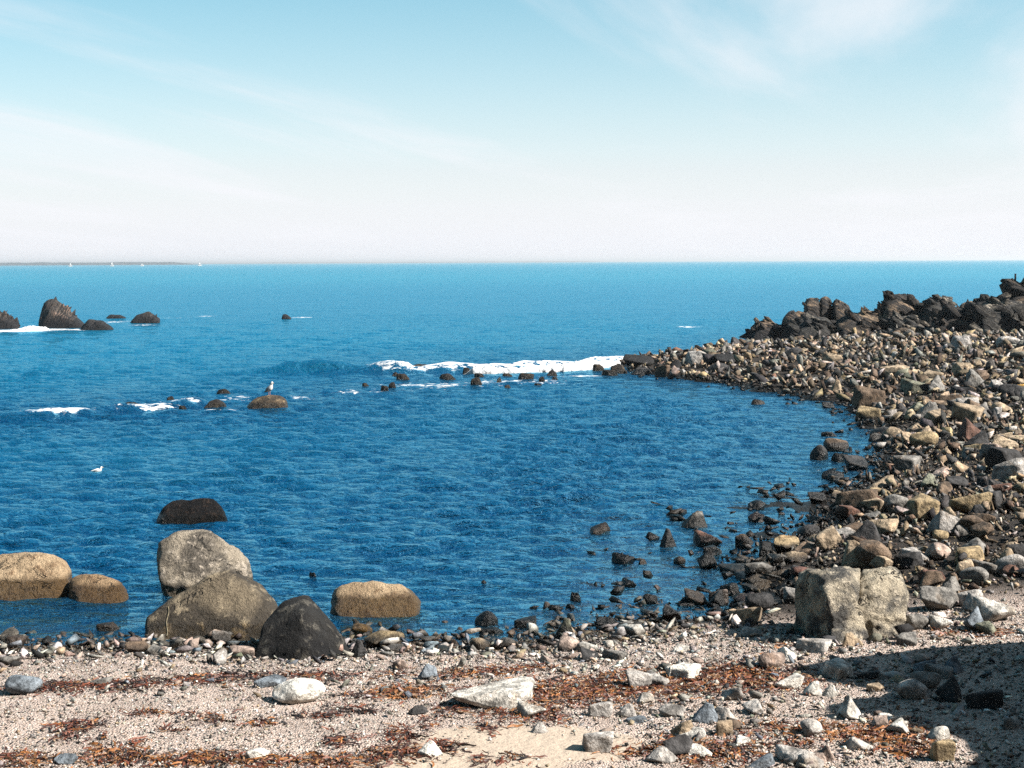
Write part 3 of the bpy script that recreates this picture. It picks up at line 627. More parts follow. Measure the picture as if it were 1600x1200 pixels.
# ------------------------------------------------------------------ stones
PAL = {  # colour word -> base colour
    'tan': (0.33, 0.252, 0.172), 'yellow-tan': (0.30, 0.225, 0.13), 'brown': (0.14, 0.098, 0.067), 'reddish brown': (0.15, 0.08, 0.058), 'grey': (0.19, 0.178, 0.162), 'dark grey': (0.042, 0.04, 0.04),
    'black': (0.013, 0.013, 0.014), 'pale grey': (0.36, 0.335, 0.31), 'whitish': (0.58, 0.545, 0.49), 'greenish grey': (0.17, 0.17, 0.125), 'blue-grey': (0.17, 0.195, 0.22), 'pinkish': (0.36, 0.275, 0.23), 'ochre': (0.50, 0.29, 0.07), 'white': (0.74, 0.70, 0.63)}
RUB_W = {'tan': 25, 'yellow-tan': 5, 'brown': 18, 'reddish brown': 3, 'grey': 22, 'dark grey': 16, 'pale grey': 9, 'greenish grey': 2, 'pinkish': 2}
SHO_W = {'whitish': 24, 'pale grey': 22, 'pinkish': 16, 'grey': 12, 'dark grey': 8, 'tan': 10, 'blue-grey': 7, 'greenish grey': 3}
WORDS = list(PAL); PALV = np.array([PAL[w] for w in WORDS])
def pick(wt, n, g):
    k = list(wt); p = np.array([wt[q] for q in k], float); c = g.choice(len(k), n, p=p / p.sum()); return np.array([WORDS.index(q) for q in k])[c]
M_STONE = stone_mat('dry and wet stone', 'obj', 0.35, 1.5, 0.13, 0.12, 1.0); M_STUFF = stone_mat('loose stones', 'attr', 0.4, 1.45, 0.13, 0.12, 0.8); M_COB = stone_mat('beach cobbles', 'attr', 0.5, 1.35, 0.05, 0.18, 0.7); M_PEB = stone_mat('pebbles', 'attr', 0.7, 1.2, 0.05, 0.25, 0.3)

# worn angular shapes shared by the single stones
PROTO, SHAPE = [], []
for k in range(18):
    g = np.random.default_rng(100 + k); shape = ['angular', 'angular', 'flat', 'blocky', 'rounded', 'pointed'][k % 6]
    npt = {'angular': 10, 'flat': 11, 'blocky': 8, 'rounded': 22, 'pointed': 9}[shape]; Q = g.normal(size=(npt, 3)); Q /= np.linalg.norm(Q, axis=1)[:, None]
    if shape == 'blocky': Q = np.array([(a, b_, c_) for a in (-1, 1) for b_ in (-1, 1) for c_ in (-1, 1)], float) + g.uniform(-.38, .38, (8, 3))
    if shape == 'pointed': Q[:, 2] = -np.abs(Q[:, 2]) * .5; Q = np.concatenate([Q, [(.15, 0, 1.0), (-.15, .12, .95)]])
    N, D, c0 = hull_planes(list(Q)); V, F, U = star(N, D, c0, 8 if shape == 'rounded' else 60, 4)
    a = 0.03 if shape == 'rounded' else 0.055
    V = V + U * (a * fbm(V * 1.8 + k * 5, 4, 0.55) + a * .45 * (ridged(V * 2.5 + k, 3) - .6))[:, None]
    lo, hi = V.min(0), V.max(0); V = (V - lo) / (hi - lo) - (0.5, 0.5, 0)
    me = mesh_np('stone', V, F); me.materials.append(M_STONE); PROTO.append(me); SHAPE.append(shape)
def proto(shape): return rnd.choice([i for i, s_ in enumerate(SHAPE) if s_ == shape])
TAKEN = []          # footprints of things that loose stones keep clear of: x, y, radius
LANDMARK = []       # phrase, px, py
def stone(name, px, py, w, h, colour, shape, label, phrase=None, depth=None, wet=False, rot=None, cat='stone', group=None, sinkf=0.18):
    p = water_at(px, py) if wet else ground_at(px, py); sc = p[1] / FPX; wd = w * sc; dp = depth or wd * rnd.uniform(.65, .9)
    base = min(p[2], float(height(np.array([p[0]]), np.array([p[1] + dp * .4]))[0])) if wet else p[2]
    hz = h * sc * 0.97; sink = sinkf * hz + max(0, p[2] - base)
    o = obj(name, PROTO[proto(shape)], None, None, (p[0], p[1] + dp * 0.42, p[2] - sink)); o.scale = (wd, dp, hz + sink)
    o.rotation_euler = (rnd.uniform(-.08, .08), rnd.uniform(-.08, .08), rnd.uniform(-.3, .3) if rot is None else rot)
    v = rnd.uniform(.88, 1.12); o.color = tuple(c * v for c in PAL[colour]) + (1,)
    tag(o, label, cat, group); TAKEN.append((p[0], p[1] + dp * .42, wd * 0.42))
    if phrase: LANDMARK.append((phrase, px, py - h * .5))
    return o
NAMED = [
 ('stone', 463, 1102, 88, 33, 'white', 'rounded', 'large smooth white oval stone alone on the gravel', 'the white oval stone', 0),
 ('stone', 32, 1088, 58, 30, 'blue-grey', 'rounded', 'round blue-grey stone on the gravel by the edge of the view', 'the round blue-grey stone', 0),
 ('stone', 563, 992, 36, 16, 'ochre', 'rounded', 'ochre yellow rounded stone in the shallows beside the oblong boulder', 'the ochre stone', 1),
 ('stone', 882, 1000, 34, 36, 'greenish grey', 'pointed', 'dark green pointed stone standing at the water edge', 'the green pointed stone', 1),
 ('stone', 760, 980, 38, 23, 'black', 'rounded', 'rounded black stone in the water off the middle of the beach', 'the rounded black stone', 1),
 ('stone', 767, 992, 40, 9, 'black', 'flat', 'low black stone just in front of the rounded black stone', None, 1),
 ('stone', 948, 985, 32, 20, 'black', 'angular', 'black humped stone in the water right of the green pointed stone', 'the black humped stone', 1),
 ('stone', 900, 939, 18, 14, 'black', 'angular', 'small black stone farther out from the black humped stone', None, 1),
 ('stone', 1017, 943, 24, 15, 'dark grey', 'rounded', 'dark grey rounded stone in the shallows off the block rock', 'the dark grey rounded stone', 1),
 ('stone', 978, 882, 36, 17, 'black', 'angular', 'black stone with a glinting side alone in the water', 'the glinting black stone', 1),
 ('stone', 1004, 882, 16, 9, 'brown', 'angular', 'small brown stone right of the glinting black stone', None, 1),
 ('stone', 983, 917, 26, 12, 'black', 'angular', 'black stone in the water in front of the glinting black stone', None, 1),
 ('stone', 1062, 880, 20, 10, 'brown', 'rounded', 'half-sunk brown stone between the black fin rock and the shore', None, 1),
 ('stone', 1045, 858, 32, 32, 'dark grey', 'pointed', 'dark fin-shaped rock standing in the water of the cove', 'the dark fin rock', 1),
 ('stone', 1107, 856, 48, 24, 'reddish brown', 'angular', 'reddish-brown rock in the water right of the dark fin rock', 'the reddish rock', 1),
 ('stone', 1115, 870, 34, 16, 'black', 'flat', 'black slab lying in front of the reddish-brown rock', None, 1),
 ('stone', 1087, 825, 40, 26, 'grey', 'pointed', 'grey pointed rock with a pale face standing out in the cove', 'the pale-faced rock', 1),
 ('stone', 1186, 796, 30, 13, 'dark grey', 'rounded', 'dark rounded rock out in the cove, farther of two', 'the two dark cove rocks', 1),
 ('stone', 1184, 815, 28, 12, 'reddish brown', 'flat', 'dark flat rock out in the cove, nearer of two', None, 1),
 ('stone', 1280, 789, 32, 20, 'dark grey', 'angular', 'ridged dark rock in the water near the shore corner', 'the ridged dark rock', 1),
 ('stone', 1282, 719, 30, 24, 'dark grey', 'rounded', 'dark upright rock farthest out of the cluster in the cove', 'the upright dark rock', 1),
 ('stone', 1310, 705, 40, 20, 'brown', 'rounded', 'rough brown rock behind the dark upright rock', None, 1),
 ('stone', 1312, 722, 24, 14, 'black', 'angular', 'black rock right beside the dark upright rock', None, 1),
 ('stone', 1342, 734, 46, 22, 'dark grey', 'angular', 'broad dark rock with pale streaks in the cove cluster', 'the streaked dark rock', 1),
 ('stone', 1303, 750, 38, 14, 'black', 'flat', 'flat black rock in front of the cove cluster', None, 1),
 ('stone', 1297, 682, 26, 7, 'black', 'flat', 'thin black rock behind the cove cluster', None, 1),
 ('stone', 1186, 632, 22, 8, 'brown', 'rounded', 'low brown rock in the water off the spit', None, 1),
 ('stone', 1231, 634, 14, 5, 'brown', 'rounded', 'tiny brown rock in the water off the spit', None, 1),
 ('stone', 1295, 639, 20, 11, 'black', 'angular', 'black rock in the water at the inner corner of the spit', None, 1),
 ('rock', 1357, 641, 50, 38, 'brown', 'blocky', 'brown block with a sunlit side at the inner corner of the cove', 'the brown corner block', 0),
 ('rock', 1345, 803, 66, 38, 'brown', 'angular', 'rust-brown rock with a black foot at the water edge', 'the rust-brown rock', 0),
 ('rock', 1524, 804, 74, 36, 'yellow-tan', 'flat', 'large flat yellow-tan slab lying on the rubble slope', 'the yellow slab', 0),
 ('rock', 1590, 756, 66, 42, 'pale grey', 'angular', 'big pale grey slab at the edge of the view above the yellow slab', 'the big grey slab', 0),
 ('stone', 1565, 769, 44, 14, 'reddish brown', 'flat', 'long reddish-brown stone just under the big grey slab', None, 0),
 ('stone', 1502, 768, 38, 24, 'dark grey', 'angular', 'dark cracked stone touching the top of the yellow slab', None, 0),
 ('stone', 1448, 801, 42, 24, 'dark grey', 'blocky', 'dark grey block left of the yellow slab', None, 0),
 ('stone', 1230, 862, 46, 24, 'yellow-tan', 'flat', 'tan slab tilting toward the water at the shore', 'the tilting tan slab', 0),
 ('stone', 1245, 880, 40, 16, 'tan', 'flat', 'second tan slab just in front of the tilting tan slab', None, 0),
 ('stone', 1279, 853, 28, 17, 'tan', 'rounded', 'rounded tan stone right of the tilting tan slab', None, 0),
 ('stone', 1384, 880, 26, 24, 'tan', 'pointed', 'tan wedge stone behind the block rock', 'the tan wedge stone', 0),
 ('rock', 1425, 890, 54, 28, 'dark grey', 'angular', 'dark brown-grey rock up and right of the block rock', 'the dark rock behind the block', 0),
 ('rock', 1518, 883, 46, 28, 'yellow-tan', 'blocky', 'yellow-tan block with a black shadow on its left', 'the yellow-tan block', 0),
 ('stone', 1578, 886, 36, 30, 'tan', 'pointed', 'pale tan wedge near the edge of the view', 'the pale tan wedge', 0),
 ('stone', 1472, 846, 26, 18, 'yellow-tan', 'rounded', 'ochre-tan rounded stone above the dark brown-grey rock', None, 0),
 ('rock', 1474, 955, 60, 36, 'grey', 'angular', 'grey wedge rock with a black left side right of the block rock', 'the grey wedge rock', 0),
 ('stone', 1491, 920, 32, 24, 'brown', 'pointed', 'brown pointed stone behind the grey wedge rock', None, 0),
 ('rock', 1520, 950, 50, 30, 'pale grey', 'angular', 'pale grey split rock next to the grey wedge rock', 'the pale split rock', 0),
 ('rock', 1562, 974, 64, 34, 'whitish', 'angular', 'whitish rock with a black left side above the shaded corner', 'the whitish rock', 0),
 ('stone', 1437, 986, 40, 26, 'grey', 'rounded', 'round grey stone at the right foot of the block rock', None, 0),
 ('stone', 1475, 984, 36, 20, 'whitish', 'angular', 'cream angular stone in front of the grey wedge rock', None, 0),
 ('stone', 1240, 944, 30, 26, 'pale grey', 'blocky', 'pale grey block left of the block rock', 'the pale grey block', 0),
 ('stone', 1162, 945, 30, 16, 'tan', 'rounded', 'rounded tan stone at the water left of the block rock', None, 0),
 ('stone', 1275, 1022, 58, 20, 'pale grey', 'angular', 'pale grey stone on the gravel in front of the block rock', None, 0),
 ('stone', 1236, 1077, 52, 20, 'whitish', 'flat', 'cream flat stone at the tip of the shadow', 'the cream flat stone', 0),
 ('stone', 1272, 1088, 30, 22, 'whitish', 'pointed', 'whitish pointed stone just below the cream flat stone', None, 0),
 ('stone', 1300, 1090, 24, 20, 'whitish', 'pointed', 'small pale pointed stone in the notch of the shadow', None, 0),
 ('stone', 1370, 1082, 30, 12, 'tan', 'flat', 'sunlit tan stone inside the shadow', None, 0),
 ('stone', 1450, 1078, 50, 28, 'grey', 'rounded', 'largest rounded grey stone lying in the shadow', 'the shaded rounded stone', 0),
 ('stone', 1442, 1038, 28, 15, 'pinkish', 'rounded', 'pinkish stone in the far part of the shadow', None, 0),
 ('stone', 1360, 1062, 40, 12, 'dark grey', 'flat', 'dark flat stone in the middle of the shadow', None, 0),
 ('stone', 1316, 1052, 32, 18, 'dark grey', 'rounded', 'dark rounded stone near the tip of the shadow', None, 0),
 ('stone', 1545, 1110, 60, 28, 'dark grey', 'angular', 'dark stone deep in the shadow by the edge of the view', None, 0),
 ('stone', 1476, 1190, 38, 34, 'yellow-tan', 'blocky', 'yellow-tan block standing at the near edge of the shadow', 'the near yellow-tan block', 0),
 ('stone', 672, 1184, 44, 24, 'white', 'pointed', 'white pointed stone on the sand at the bottom of the beach', 'the white pointed stone', 0),
 ('stone', 770, 1108, 136, 32, 'whitish', 'flat', 'wide low whitish rock half buried in the gravel', 'the low whitish rock', 0),
 ('stone', 832, 1122, 46, 20, 'whitish', 'angular', 'whitish angular stone right of the wide low rock', None, 0),
 ('stone', 652, 1118, 34, 14, 'dark grey', 'angular', 'dark grey stone left of the wide low whitish rock', None, 0),
 ('stone', 668, 1063, 32, 24, 'blue-grey', 'angular', 'blue-grey stone with a dark side above the wide low rock', 'the blue-grey upper stone', 0),
 ('stone', 625, 1046, 26, 16, 'pinkish', 'angular', 'pinkish stone left of the blue-grey stone', None, 0),
 ('stone', 844, 1147, 28, 18, 'pale grey', 'pointed', 'grey pointed stone on the edge of the smooth sand', None, 0),
 ('stone', 940, 1122, 40, 22, 'pale grey', 'angular', 'first pale grey stone below the seaweed, counting away from the wide low rock', None, 0),
 ('stone', 980, 1122, 34, 20, 'pale grey', 'pointed', 'second pale grey stone below the seaweed, counting away from the wide low rock', None, 0),
 ('stone', 1052, 1122, 44, 18, 'pale grey', 'flat', 'third pale grey stone below the seaweed, flatter than its neighbours', None, 0),
 ('stone', 1105, 1132, 46, 32, 'blue-grey', 'pointed', 'tall blue-grey wedge stone below the big seaweed patch', 'the blue-grey wedge stone', 0),
 ('stone', 1132, 1150, 28, 24, 'tan', 'blocky', 'small tan split stone right of the blue-grey wedge stone', None, 0),
 ('stone', 935, 1176, 54, 30, 'pale grey', 'blocky', 'pale grey block with dark clefts beside the smooth sand', 'the cleft pale block', 0),
 ('stone', 1037, 1194, 56, 24, 'pale grey', 'pointed', 'pale grey ridge stone near the bottom edge', 'the ridge stone', 0),
 ('stone', 1010, 1100, 30, 16, 'whitish', 'angular', 'whitish stone inside the big seaweed patch', None, 0),
 ('stone', 1250, 1196, 60, 24, 'pale grey', 'angular', 'broad pale stone at the bottom edge left of the near yellow-tan block', None, 0),
 ('stone', 100, 1196, 40, 14, 'blue-grey', 'flat', 'flat blue-grey stone at the bottom edge of the gravel', None, 0),
 ('stone', 400, 1188, 40, 14, 'whitish', 'flat', 'flat cream stone in the seaweed at the bottom edge', None, 0),
 ('stone', 420, 1074, 54, 12, 'blue-grey', 'flat', 'thin grey slab just behind the white oval stone', None, 0),
 ('stone', 150, 1072, 40, 10, 'grey', 'flat', 'thin grey slab in the drift line right of the round blue-grey stone', None, 0),
 ('stone', 375, 1030, 44, 18, 'pinkish', 'blocky', 'pinkish tan slab against the foot of the black pyramid boulder', 'the pinkish slab', 0),
 ('stone', 345, 1012, 30, 26, 'pale grey', 'angular', 'upright pale stone at the foot of the large brown boulder', 'the upright pale stone', 0),
 ('stone', 310, 1011, 26, 16, 'whitish', 'rounded', 'white rounded stone at the foot of the large brown boulder', None, 0),
 ('stone', 275, 1012, 26, 14, 'whitish', 'angular', 'whitish stone at the left foot of the large brown boulder', None, 0),
 ('stone', 212, 1022, 36, 18, 'brown', 'angular', 'dark brown wet stone left of the large brown boulder', None, 0),
 ('stone', 560, 1028, 30, 28, 'dark grey', 'pointed', 'dark grey stone at the right foot of the black pyramid boulder', None, 0),
 ('stone', 600, 1014, 66, 24, 'yellow-tan', 'flat', 'yellowish weed-stained slab in front of the oblong boulder', 'the weed-stained slab', 0),
 ('stone', 165, 985, 36, 10, 'brown', 'flat', 'flat brown stone awash left of the large brown boulder', None, 1),
 ('stone', 490, 905, 18, 10, 'black', 'angular', 'small black stone in the water behind the oblong boulder', None, 1),
 ('stone', 756, 913, 20, 6, 'black', 'rounded', 'tiny black stone out in the water beyond the rounded black stone', None, 1),
 ('stone', 855, 949, 13, 9, 'pinkish', 'rounded', 'tiny pinkish white stone in the water', None, 1),
 ('rock', 1000, 576, 48, 22, 'black', 'angular', 'big black rock at the tip of the spit', 'the tip of the spit', 0),
 ('rock', 1002, 589, 38, 15, 'dark grey', 'angular', 'dark rock with a pale right side in front of the spit tip', None, 0),
 ('rock', 1035, 591, 24, 22, 'brown', 'angular', 'brown upright rock just inside the spit tip', None, 0),
 ('rock', 1056, 580, 26, 18, 'black', 'pointed', 'black pointed rock between the spit tip and the grey speckled rock', None, 0),
 ('rock', 1092, 572, 42, 24, 'pale grey', 'angular', 'grey speckled rock standing high on the spit', 'the grey speckled rock', 0),
 ('rock', 1137, 571, 38, 18, 'black', 'angular', 'black rock right of the grey speckled rock on the spit', 'the black spit rock', 0),
 ('rock', 1124, 583, 34, 16, 'dark grey', 'rounded', 'dark rock in front of the black rock on the spit', None, 0),
 ('rock', 1245, 561, 34, 18, 'dark grey', 'rounded', 'smooth dark grey rock below the ribbed crag', 'the smooth dark rock', 0),
 ('rock', 1305, 572, 30, 22, 'tan', 'angular', 'tan streaked rock below the widest black crag', 'the tan streaked rock', 0),
 ('rock', 1580, 545, 40, 20, 'pale grey', 'rounded', 'pale rounded rock under the big pale-crested crag', 'the pale rounded rock', 0),
 ('rock', 1505, 550, 34, 26, 'pale grey', 'angular', 'pale greenish rock in front of the overhanging crag', 'the pale rock under the crag', 0),
 ('rock', 1508, 588, 34, 22, 'tan', 'angular', 'bright tan boulder on the upper rubble', 'the bright tan boulder', 0),
 ('rock', 1410, 590, 60, 18, 'tan', 'flat', 'long tan ledge stone on the upper rubble', 'the long tan ledge', 0),
 ('rock', 1310, 618, 22, 26, 'tan', 'pointed', 'tan triangular stone at the cove side of the upper rubble', 'the tan triangle stone', 0),
 ('rock', 1506, 618, 34, 14, 'black', 'blocky', 'black square stone in the middle of the upper rubble', 'the black square stone', 0),
 ('rock', 1590, 612, 40, 12, 'ochre', 'flat', 'ochre flat stone at the edge of the view on the upper rubble', 'the ochre flat stone', 0),
 ('stone', 1385, 690, 44, 22, 'dark grey', 'rounded', 'smooth dark stone at the water below the brown corner block', 'the smooth dark shore stone', 0),
 ('stone', 1420, 700, 26, 26, 'tan', 'angular', 'tan upright stone right of the smooth dark shore stone', None, 0),
 ('stone', 1570, 690, 36, 14, 'tan', 'flat', 'long tan stone up the slope above the big grey slab', None, 0),
 ('stone', 1558, 724, 26, 20, 'tan', 'blocky', 'tan block just left of the big grey slab', None, 0),
]
for (nm, px, py, w, h, colour, shape, lab, phrase, wet) in NAMED:
    stone(nm, px, py, w, h, colour, shape, lab, phrase, wet=bool(wet), cat=nm, group='rocks and stones of the shore', rot=0.0 if w > 60 else None)
LANDMARK += [('the block rock', 1330, 950), ('the large brown boulder', 335, 950), ('the black pyramid boulder', 470, 990), ('the oblong boulder', 585, 940), ('the big tan boulder', 50, 900), ('the gull boulder', 418, 628),
             ('the widest black crag', 1345, 520), ('the big pale-crested crag', 1560, 500)]
# the big boulders keep loose stones out as well
for (px, py, r_) in [(40, 925, .55), (150, 935, .35), (330, 960, .7), (470, 1000, .5), (585, 955, .5), (1290, 985, .5), (1370, 985, .6), (1330, 975, .75)]:
    g = water_at(px, py); TAKEN.append((g[0], g[1] + .35, r_))
TK = np.array(TAKEN)
def clear(x, y, r, f=0.55):
    ok = np.ones(len(x), bool)
    for tx, ty, tr_ in TK: ok &= (x - tx) ** 2 + (y - ty) ** 2 > (tr_ * f + r * 0.35) ** 2
    return ok

def rots(n, g, tilt=0.5):
    a = g.uniform(0, 2 * math.pi, n); b = g.normal(0, tilt, n); c = g.normal(0, tilt, n)
    ca, sa, cb, sb, cc, sc = np.cos(a), np.sin(a), np.cos(b), np.sin(b), np.cos(c), np.sin(c); z = 0 * a; o = z + 1
    Rz = np.stack([np.stack([ca, -sa, z], -1), np.stack([sa, ca, z], -1), np.stack([z, z, o], -1)], 1)
    Rx = np.stack([np.stack([o, z, z], -1), np.stack([z, cb, -sb], -1), np.stack([z, sb, cb], -1)], 1)
    Ry = np.stack([np.stack([cc, z, sc], -1), np.stack([z, o, z], -1), np.stack([-sc, z, cc], -1)], 1)
    return Rz @ Rx @ Ry
def scatter_mesh(P, S, C, protos, g, tilt=0.5):
    """joins many loose stones (position P, size S, colour C) into one mesh"""
    Vs, Fs, Cs, off = [], [], [], 0; k = g.integers(0, len(protos), len(P)); Ro = rots(len(P), g, tilt)
    for i, (V, F) in enumerate(protos):
        m = k == i; n = m.sum()
        if not n: continue
        W_ = np.einsum('nij,nvj->nvi', Ro[m], V[None] * np.stack([g.uniform(.9, 1.5, n), g.uniform(.75, 1.1, n), g.uniform(.6, 1.0, n)], -1)[:, None, :]) * S[m][:, None, None] + P[m][:, None, :]
        Vs.append(W_.reshape(-1, 3)); Fs.append((F[None] + (np.arange(n) * len(V))[:, None, None] + off).reshape(-1, 3)); off += n * len(V)
        Cs.append(np.repeat(C[m], len(V), 0))
    V = np.concatenate(Vs); F = np.concatenate(Fs); C = np.concatenate(Cs)
    me = mesh_np('stones', V, F, False); attr(me, 'col', np.concatenate([C, np.ones((len(C), 1))], 1), 'FLOAT_COLOR'); return me
def sample(n, x0, x1, y0_, y1, g):
    return g.uniform(x0, x1, n), g.uniform(y0_, y1, n)
g = np.random.default_rng(21)
pool = []      # x, y, z, size, colour index
def fill(dens, x0, x1, ya, yb, s0, s1, keep, wt, lift=0.0, power=1.0):
    n = int(dens * (x1 - x0) * (yb - ya)); x, y = sample(n, x0, x1, ya, yb, g)
    m = np.abs(x) < 0.52 * y + 1.0; x, y = x[m], y[m]; s_ = sdist(x, y); k = keep(x, y, s_) > g.random(len(x)); x, y = x[k], y[k]
    sz = s0 + (s1 - s0) * g.random(len(x)) ** power; m = clear(x, y, sz); x, y, sz = x[m], y[m], sz[m]
    z = height(x, y) + sz * g.uniform(0.0, 0.36, len(x)) + lift * g.random(len(x))
    return np.stack([x, y, z, sz, pick(wt, len(x), g)], 1)
# rubble slope and spit
kr = lambda x, y, s_: rubble(x, y) * sstep(-0.5, 0.25, s_) * (1 - 0.93 * sstep(58, 62, y))
kn = lambda x, y, s_: kr(x, y, s_) * sstep(34, 26, y)
big = fill(1.4, 1, 26, 12.5, 60, 0.24, 0.60, kr, RUB_W, 0.05, 2.2)
big = np.concatenate([big, fill(1.3, 3, 26, 28, 60, 0.3, 0.62, kr, RUB_W, 0.05, 1.8)])
mid = fill(15, 1, 26, 12.5, 60, 0.11, 0.34, kr, RUB_W, 0.07, 2.0)
mid = np.concatenate([mid, fill(7, 3, 26, 26, 60, 0.16, 0.55, kr, RUB_W, 0.10, 2.2)])
sml = fill(48, 1, 22, 12.5, 44, 0.07, 0.15, lambda x, y, s_: kr(x, y, s_) * sstep(36, 20, y), RUB_W, 0.03, 1.4)
tin = fill(90, 1, 16, 12.5, 34, 0.03, 0.08, kn, RUB_W, 0.02, 1.2)
# wet stones in the shallows along the rubble
ks = lambda x, y, s_: sstep(1.0, 2.0, x) * sstep(-1.9, -0.1, s_) ** 2 * (s_ < 0.2) * (y < 54)
shal = fill(9, 0.5, 14, 13, 54, 0.09, 0.30, ks, {'dark grey': 5, 'brown': 3, 'black': 6}, 0.05, 1.8)
far = fill(4.2, -1, 12, 13, 40, 0.10, 0.28, lambda x, y, s_: sstep(-4.0, -1.0, s_) * (s_ < 0), {'dark grey': 5, 'brown': 4, 'black': 4}, 0.1, 1.8)
# cobbles along the waterline of the beach
kb = lambda x, y, s_: (1 - rubble(x, y)) * sstep(-1.3, -0.1, s_) * sstep(1.5, 0.5, s_) * (y > 9)
cob = fill(85, -9, 6, 11, 15.5, 0.06, 0.20, kb, SHO_W, 0.02, 1.7)
cob2 = fill(170, -9, 6, 11, 15.5, 0.03, 0.07, kb, SHO_W, 0.01, 1.2)
# stony ground at the near right
def near_right(x, y): return sstep(0.0, 1.3, x + 0.35 * (y - 10)) * sstep(13.6, 12.6, y)
knr = lambda x, y, s_: near_right(x, y) * (s_ > 0.2) * (0.35 + 0.65 * sstep(-0.1, 0.25, fbm(np.stack([x * 1.1, y * 1.1, 0 * x], -1), 2)))
nr = fill(26, -0.5, 7, 7.5, 13.5, 0.07, 0.24, knr, SHO_W, 0.0, 2.2)
nr2 = fill(210, -0.5, 7, 7.5, 13.5, 0.025, 0.07, knr, SHO_W, 0.0, 1.3)
kl = lambda x, y, s_: (1 - rubble(x, y)) * (s_ > 0.3) * 1.0
lon = fill(1.6, -8, 3, 7.5, 13, 0.05, 0.12, kl, SHO_W, 0.0, 2.0)
mids = fill(65, -3.2, 3.5, 10.5, 13.2, 0.03, 0.10, kl, SHO_W, 0.0, 1.8)

# the stones that show largest become stones of their own
allp = np.concatenate([big, mid, shal, far, cob, nr, lon])
zone = np.concatenate([np.full(len(q), i) for i, q in enumerate((big, mid, shal, far, cob, nr, lon))])
pj = project(allp[:, :3]); inside = (pj[:, 0] > 8) & (pj[:, 0] < 1592) & (pj[:, 1] > 540) & (pj[:, 1] < 1192) & (allp[:, 2] + allp[:, 3] * .3 > 0.03)
show = np.where(inside, allp[:, 3] / pj[:, 2], 0)
# not behind the big boulders
for (x0, x1, ya, yb) in [(-10, 205, 862, 945), (228, 440, 830, 1004), (398, 548, 936, 1034), (505, 662, 908, 970), (1244, 1415, 890, 1004), (1165, 1600, 430, 552)]:
    show[(pj[:, 0] > x0) & (pj[:, 0] < x1) & (pj[:, 1] > ya) & (pj[:, 1] < yb)] = 0
N_NAMED = sum(1 for q in NAMED if q[0] == 'stone')
order = np.argsort(-show)[:300 - N_NAMED]; order = [i for i in order if show[i] > 0]
single = np.zeros(len(allp), bool); single[order] = True
LMP = np.array([(a, b) for _, a, b in LANDMARK]); info = {}
for i in order:
    x, y, z, sz, ci = allp[i]; px, py, w = pj[i]; word = WORDS[int(ci)]
    d = LMP - (px, py); j = int(np.argmin(np.hypot(d[:, 0], d[:, 1] * 1.4))); dx, dy = px - LMP[j][0], py - LMP[j][1]
    rel = ('right of' if dx > 0 else 'left of') if abs(dx) > 1.2 * abs(dy) else ('below' if dy > 0 else 'above')
    k = proto(rnd.choice(['angular', 'angular', 'flat', 'blocky', 'rounded'] + (['pointed'] if z > 0.3 else ['flat']))); shape = SHAPE[k]
    wet = z < 0.1; wsz = 'large' if sz * FPX / w > 40 else 'medium' if sz * FPX / w > 26 else 'small'
    key = (wsz, 'wet dark' if wet else word, shape, rel, LANDMARK[j][0])
    info.setdefault(key, []).append((math.hypot(dx, dy), i, k))
ORD = ['', 'second closest', 'third closest', 'fourth closest', 'fifth closest', 'sixth closest', 'seventh closest', 'eighth closest', 'ninth closest']
for key, lst in info.items():
    lst.sort()
    for r_, (dd, i, k) in enumerate(lst):
        x, y, z, sz, ci = allp[i]; wsz, word, shape, rel, ph = key
        lab = f'{wsz} {word} {shape} stone {rel} {ph}'
        if len(lst) > 1: lab += ', ' + (ORD[min(r_, 8)] if r_ else 'closest')
        o = obj('stone', PROTO[k], None, None, (x, y, z - sz * 0.42)); fl = {'flat': .45, 'rounded': .7, 'pointed': .85, 'blocky': .75, 'angular': .68}[shape]
        o.scale = (sz * 1.05, sz * rnd.uniform(.7, .95), sz * fl * rnd.uniform(.9, 1.15)); o.rotation_euler = (rnd.gauss(0, .25), rnd.gauss(0, .25), rnd.uniform(0, 6.28))
        v = rnd.uniform(.8, 1.15); o.color = tuple(c * v for c in PAL[WORDS[int(ci)]]) + (1,)
        tag(o, lab, 'stone', 'rocks and stones of the shore')
def stuff(name, arrs, mat, protos, label, seed, tilt=.5):
    A = np.concatenate(arrs); g_ = np.random.default_rng(seed); C = PALV[A[:, 4].astype(int)] * g_.uniform(.35, 1.4, (len(A), 1)) * g_.uniform(.94, 1.06, (len(A), 3))
    o = obj(name, scatter_mesh(A[:, :3], A[:, 3], C, protos, g_, tilt), mat); tag(o, label, None, None, 'stuff'); return o
rest = allp[~single]; rz = zone[~single]
stuff('shallow_stones', [rest[(rz == 2) | (rz == 3)]], M_STUFF, HP, 'low dark wet stones half sunk in the shallows along the rubble', 6, .22)
stuff('rubble', [rest[rz <= 1], sml], M_STUFF, HP, 'loose angular brown and grey rubble covering the slope and the spit', 1, .95)
stuff('small_rubble', [tin], M_STUFF, HS, 'small chips of stone filling the gaps of the rubble slope', 2, .6)
stuff('cobbles', [rest[rz == 4], cob2], M_COB, HP, 'pale cobbles lining the water edge of the beach', 3, .4)
stuff('scattered_stones', [rest[rz >= 5], nr2, mids], M_COB, HP, 'pale loose stones strewn over the gravel', 4, .4)
